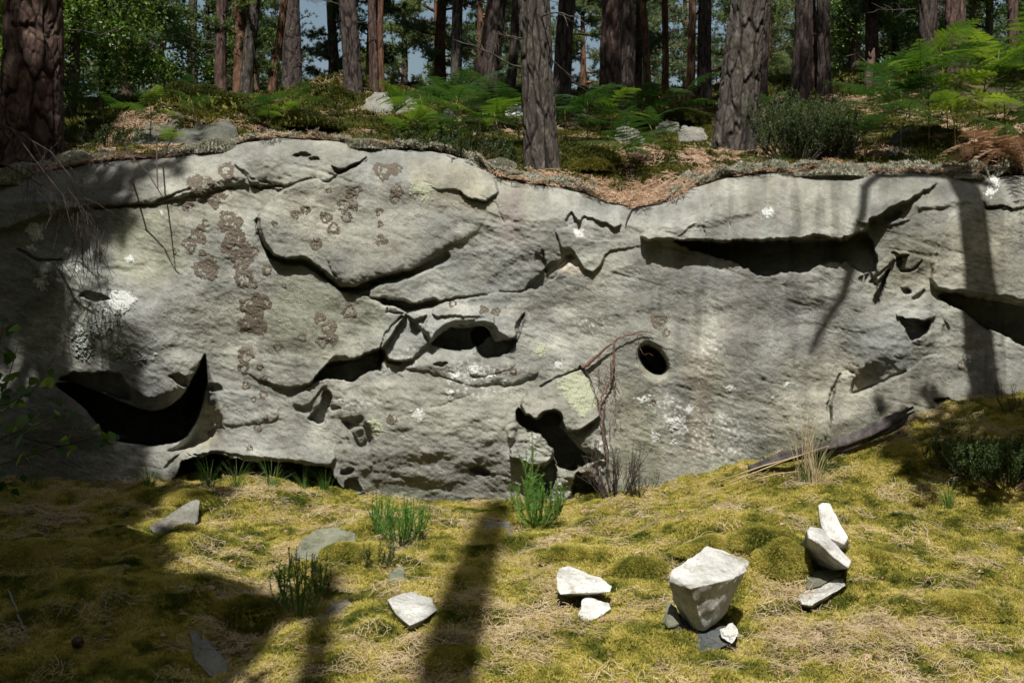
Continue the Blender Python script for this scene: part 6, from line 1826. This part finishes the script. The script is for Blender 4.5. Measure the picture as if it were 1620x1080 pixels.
def normal_rot(fn, x, y, rs, j=0.15):
    e = 0.03
    gx = (fn(x + e, y) - fn(x - e, y)) / (2 * e); gy = (fn(x, y + e) - fn(x, y - e)) / (2 * e)
    # tilt (about x then y) and a free spin: euler XYZ applied as Rz*Ry*Rx, so spin only small clumps in the plane
    sp = rs.rand(len(x)) * 6.28
    n = np.stack([-gx, -gy, np.ones_like(gx)], -1) + rs.normal(0, j, (len(x), 3)); n /= np.linalg.norm(n, axis=1)[:, None]
    # rotation whose z axis is n and whose x axis is spun by sp
    t = np.stack([np.cos(sp), np.sin(sp), 0 * sp], -1); xax = t - n * (t * n).sum(1)[:, None]; xax /= np.linalg.norm(xax, axis=1)[:, None]
    yax = np.cross(n, xax)
    M20, M21, M22 = xax[:, 2], yax[:, 2], n[:, 2]
    M10, M00 = xax[:, 1], xax[:, 0]
    ry = -np.arcsin(np.clip(M20, -1, 1)); rx = np.arctan2(M21, M22); rz = np.arctan2(M10, M00)
    return np.stack([rx, ry, rz], -1)


def jgrid(x0, x1, y0, y1, step, rs):
    X, Y = np.meshgrid(np.arange(x0, x1, step), np.arange(y0, y1, step))
    x = X.ravel() + rs.uniform(-.5, .5, X.size) * step; y = Y.ravel() + rs.uniform(-.5, .5, X.size) * step
    return x, y


def rock_front(x):
    return -0.02 + 0 * x


rs = np.random.RandomState(1)
# moss on the bank, denser step near the eye
x, y = jgrid(-4.6, 5.0, -4.2, 0.25, 0.037, rs)
k = np.abs(x) < (y + 8) * 0.49 + 1.1
x, y = x[k], y[k]
lf = litter_field(x, y)
k = rs.rand(len(x)) > lf * 0.7
x, y = x[k], y[k]
z = bank_z(x, y)
scatter('moss_cover', np.stack([x, y, z], -1), normal_rot(bank_z, x, y, rs), rs.uniform(0.8, 1.5, len(x)), rs.randint(0, 5, len(x)), src_moss, 'yellow-green moss carpet on the bank')
print('moss', len(x))
# dry needles: thick in the litter, thin over the moss
x, y = jgrid(-4.6, 5.0, -4.2, 0.1, 0.05, rs)
k = np.abs(x) < (y + 8) * 0.49 + 1.1
x, y = x[k], y[k]
lf = litter_field(x, y)
sparse = 0.04 + 0.22 * sstep(0.0, 0.6, fbm(x / 0.3, y / 0.3, 3, 231))
k = rs.rand(len(x)) < np.maximum(lf * 1.0, sparse)
x, y = x[k], y[k]
z = bank_z(x, y) + 0.006 + 0.010 * (1 - litter_field(x, y))
scatter('needle_litter', np.stack([x, y, z], -1), normal_rot(bank_z, x, y, rs, 0.12), rs.uniform(0.8, 1.4, len(x)), rs.randint(0, 5, len(x)), src_need, 'straw-coloured dry pine needles strewn over the moss')
print('needles', len(x))
x, y = jgrid(-4.6, 5.0, -4.2, 0.1, 0.075, rs)
k = (np.abs(x) < (y + 8) * 0.49 + 1.1) & (rs.rand(len(x)) < 0.05 + 0.22 * litter_field(x, y) + 0.35 * np.exp(-((x + 1.3) / 0.25) ** 2))
x, y = x[k], y[k]
r_ = normal_rot(bank_z, x, y, rs, 0.35)
scatter('leaf_litter', np.stack([x, y, bank_z(x, y) + 0.014], -1), r_, rs.uniform(0.6, 1.5, len(x)), rs.randint(0, 4, len(x)), src_leaf, 'small brown dead leaves among the needles')

# rim and wood behind it
x, y = jgrid(-5.2, 5.6, -0.3, 7.5, 0.07, rs)
ry = np.interp(x, _rx[_o], _ry[_o]); s = y - ry
k = (s > 0.0) & (np.abs(x) < (y + 8) * 0.49 + 1.2); x, y, s = x[k], y[k], s[k]
f = fbm(x / 0.35, y / 0.25, 3, 241)
lich = (s < 0.42) & (f > -0.25 - 0.3 * sstep(1.2, 2.0, x))
u_ = 810 + x / (y + 8) * FPX
dip = np.exp(-((u_ - 1000) / 90) ** 2) * (s < 0.6)
lich &= (rs.rand(len(x)) > dip * 1.3) & (s > 0.01)
xl, yl = x[lich], y[lich]
lump = 0.02 + 0.05 * np.clip(fbm(xl / 0.16, yl / 0.16, 2, 242), 0, 1)
scatter('reindeer_lichen', np.stack([xl, yl, floor_z(xl, yl) + lump], -1), normal_rot(floor_z, xl, yl, rs, 0.3), rs.uniform(0.8, 1.6, len(xl)), rs.randint(0, 3, len(xl)), src_lich, 'grey-green reindeer lichen cushions along the rim')
# needles
fm = fbm(x / 0.8, y / 0.8, 3, 243)
k = ((s > 0.12) | (fbm(x / 0.12, y / 0.12, 2, 249) > 0.15)) & (rs.rand(len(x)) < np.where(s < 0.6, 0.75, 0.22 * sstep(-0.1, 0.4, -fm) + 0.03)) 
xn, yn = x[k], y[k]
scatter('russet_needle_litter', np.stack([xn, yn, floor_z(xn, yn) + 0.008], -1), normal_rot(floor_z, xn, yn, rs, 0.15), rs.uniform(0.8, 1.5, len(xn)), rs.randint(0, 4, len(xn)), src_rneed, 'russet pine needles on the rim and forest floor')
k = (s > 0.40) & (rs.rand(len(x)) < 0.25 + sstep(-0.5, 0.0, fm))
xm, ym = x[k], y[k]
scatter('forest_moss', np.stack([xm, ym, floor_z(xm, ym)], -1), normal_rot(floor_z, xm, ym, rs, 0.2), rs.uniform(0.7, 1.3, len(xm)), rs.randint(0, 4, len(xm)), src_mossd, 'dark moss between the ferns and boulders')
# farther slope, coarser
x, y = jgrid(-15, 15, 7.5, 18, 0.17, rs)
k = (np.abs(x) < (y + 8) * 0.49 + 1.2) & (rs.rand(len(x)) < 0.75); x, y = x[k], y[k]
scatter('slope_moss', np.stack([x, y, floor_z(x, y)], -1), normal_rot(floor_z, x, y, rs, 0.3), rs.uniform(1.6, 2.8, len(x)), rs.randint(0, 4, len(x)), src_mossd, 'moss and low heath up to the crest of the slope')
k = rs.rand(len(x)) < 0.15
scatter('slope_litter', np.stack([x[k], y[k], floor_z(x[k], y[k]) + 0.01], -1), normal_rot(floor_z, x[k], y[k], rs, 0.2), rs.uniform(1.8, 2.6, k.sum()), rs.randint(0, 4, k.sum()), src_rneed, 'pine needles up to the crest of the slope')

# distinct cushions on the rim, moss caps on boulders
def cushion(u, v, w, h, label, mat_src, base_mat, seed, fn=floor_z, name='lichen_cushion', cat='lichen', size=1.0, deep=0.7, ln=0.016, wd=0.0028, dens=9000, off=(0, 0, 0), g=None):
    if g is None: g = hit(fn, u, v, 8.0 if fn is floor_z else 3.3, 20)
    rs_ = np.random.RandomState(seed)
    d_ = g.y - CAM[1]; W_ = w / FPX * d_ / 2; H_ = h / FPX * d_
    mb = MB()
    na, nb = 36, 12
    V = []
    for i in range(nb + 1):
        ph = i / nb * math.pi / 2
        for j in range(na):
            a = j / na * 2 * math.pi
            V.append((math.cos(a) * math.cos(ph), math.sin(a) * math.cos(ph) * deep, math.sin(ph)))
    V = np.array(V); nz = 1 + 0.42 * fbm3(V, 1.7, 4, seed)
    V = V * nz[:, None]; V[:, 0] *= W_; V[:, 1] *= W_; V[:, 2] *= H_; V[:, 2] -= 0.02
    i = np.arange(nb)[:, None] * na; j = np.arange(na)[None, :]; j2 = (j + 1) % na
    Q_ = np.stack([i + j, i + j2, i + na + j2, i + na + j], -1).reshape(-1, 4)
    root = empty(name, (g.x + off[0], g.y + off[1], g.z + off[2]))
    tag(root, label, cat)
    link('cushion_body', mesh_np('cushion_body', V, Q_, True, base_mat), root)
    n = int(min(9000, dens * W_ * max(W_, H_) * 3))
    q = Q_[rs_.randint(0, len(Q_), n)]; wgt = rs_.dirichlet([1, 1, 1, 1], n)
    c = (V[q] * wgt[..., None]).sum(1)
    nn = c / np.array([W_ ** 2, (W_ * deep) ** 2, H_ ** 2]); nn /= np.linalg.norm(nn, axis=1)[:, None] + 1e-9
    c = np.repeat(c, 4, 0); d = np.repeat(nn, 4, 0) + rs_.normal(0, 0.6, (n * 4, 3)); d /= np.linalg.norm(d, axis=1)[:, None]
    s_ = np.cross(d, rs_.normal(0, 1, (n * 4, 3))); s_ /= np.linalg.norm(s_, axis=1)[:, None] + 1e-9
    V2, T2 = tris(c, d, s_, ln * rs_.uniform(.7, 1.3, (n * 4, 1)), wd)
    link('tufts', mesh_np('tufts', V2, T2, False, mat_src), root)['kind'] = 'stuff'


cushion(342, 240, 66, 20, 'plump grey lichen cushion on the rim above the left shelf', M_lich, M_lich, 1, dens=60000)
cushion(790, 274, 52, 24, 'shaggy lichen cushion left of the foot of the central trunk', M_lich, M_lich, 2, dens=60000)
cushion(574, 234, 70, 16, 'flat lichen cushion on the highest part of the rim', M_lich, M_lich, 3, dens=60000)
cushion(120, 262, 90, 22, 'wide lichen cushion right of the thick red-brown trunk', M_lich, M_lich, 4, dens=50000)
cushion(36, 292, 80, 34, 'dark lichen cushion under the thick red-brown trunk', M_lich, M_lich, 5, dens=50000)
for k, (u, w, h) in enumerate([(1130, 60, 14), (1190, 56, 14), (1250, 70, 15), (1320, 80, 17), (1390, 70, 18), (1450, 60, 16), (1540, 70, 12), (1600, 60, 12)]):
    cushion(u + [8, -14, 10, 0, -12, 6, -10, 0][k], [276, 270, 276, 272, 277, 271, 276, 274][k], w * [1.5, 0.8, 1.3, 1.6, 0.9, 1.2, 1.5, 1.0][k], h * [1.0, 1.5, 1.1, 1.25, 1.5, 1.1, 1.0, 1.3][k], ['lichen cushion on the rim right of the needle-filled dip', 'lichen cushion on the rim under the leaning pine', 'lichen cushion on the rim below the broom bush', 'long lichen cushion on the rim left of the steep dark boulder',
                           'rounded lichen cushion in front of the steep dark boulder', 'lichen cushion just left of the trunk shadow on the rim', 'low lichen cushion right of the trunk shadow on the rim', 'low lichen cushion at the right end of the rim'][k], M_lich, M_lich, 10 + k, dens=50000, off=(0, 0.06, -0.03))
cushion(935, 268, 74, 20, 'yellow-green moss cushion beside the central trunk', M_moss2, M_bank, 30, name='moss_cushion', cat='moss', dens=50000, ln=0.02, wd=0.003)
cushion(540, 166, 56, 24, 'domed moss hummock left of the sunlit grey boulder', M_moss2, M_bank, 31, name='moss_cushion', cat='moss', dens=12000, ln=0.04, wd=0.008)
cushion(1060, 196, 120, 22, 'mossy hump behind the angular grey boulder', M_moss2, M_bank, 32, name='moss_cushion', cat='moss', dens=20000, ln=0.035, wd=0.006)
cushion(300, 208, 200, 58, 'broad dark moss dome capping the wide boulder', M_moss2, M_bank, 33, name='moss_dome', cat='moss', dens=9000, ln=0.035, wd=0.007, g=Vector(at(300, 192, 10.9)), deep=0.6)
cushion(475, 205, 120, 26, 'mossy hummock right of the wide dark boulder', M_moss2, M_bank, 34, name='moss_cushion', cat='moss', dens=12000, ln=0.03, wd=0.006)

# moss lumps the loose stones lean on
for k, (u, v, w, h, lb) in enumerate([(1238, 905, 100, 52, 'moss lump against the left side of the overhanging wedge'), (1215, 862, 130, 36, 'moss lump behind the overhanging wedge'), (1128, 868, 120, 26, 'moss lump behind the big white block'),
                                      (1010, 905, 110, 30, 'moss lump right of the white wedge-shaped stone'), (905, 880, 110, 24, 'moss lump behind the white wedge-shaped stone'), (300, 792, 120, 26, 'sunlit moss lump below the undercut'),
                                      (1390, 880, 120, 22, 'low moss lump right of the two white shards'), (720, 1040, 120, 30, 'moss lump in the lower end of the wide trunk shadow'), (385, 985, 130, 46, 'moss lump right of the pale tapering stone'),
                                      (60, 900, 200, 50, 'broad moss lump at the lower left edge'), (560, 880, 110, 30, 'moss lump right of the low mossy boulder'), (1520, 960, 150, 30, 'moss lump above the thick brown stick')]):
    cushion(u, v, w, h, lb, M_moss, M_bank, 60 + k, fn=bank_z, name='moss_cushion', cat='moss', dens=60000, ln=0.013, wd=0.0024, off=(0, 0, -0.012))
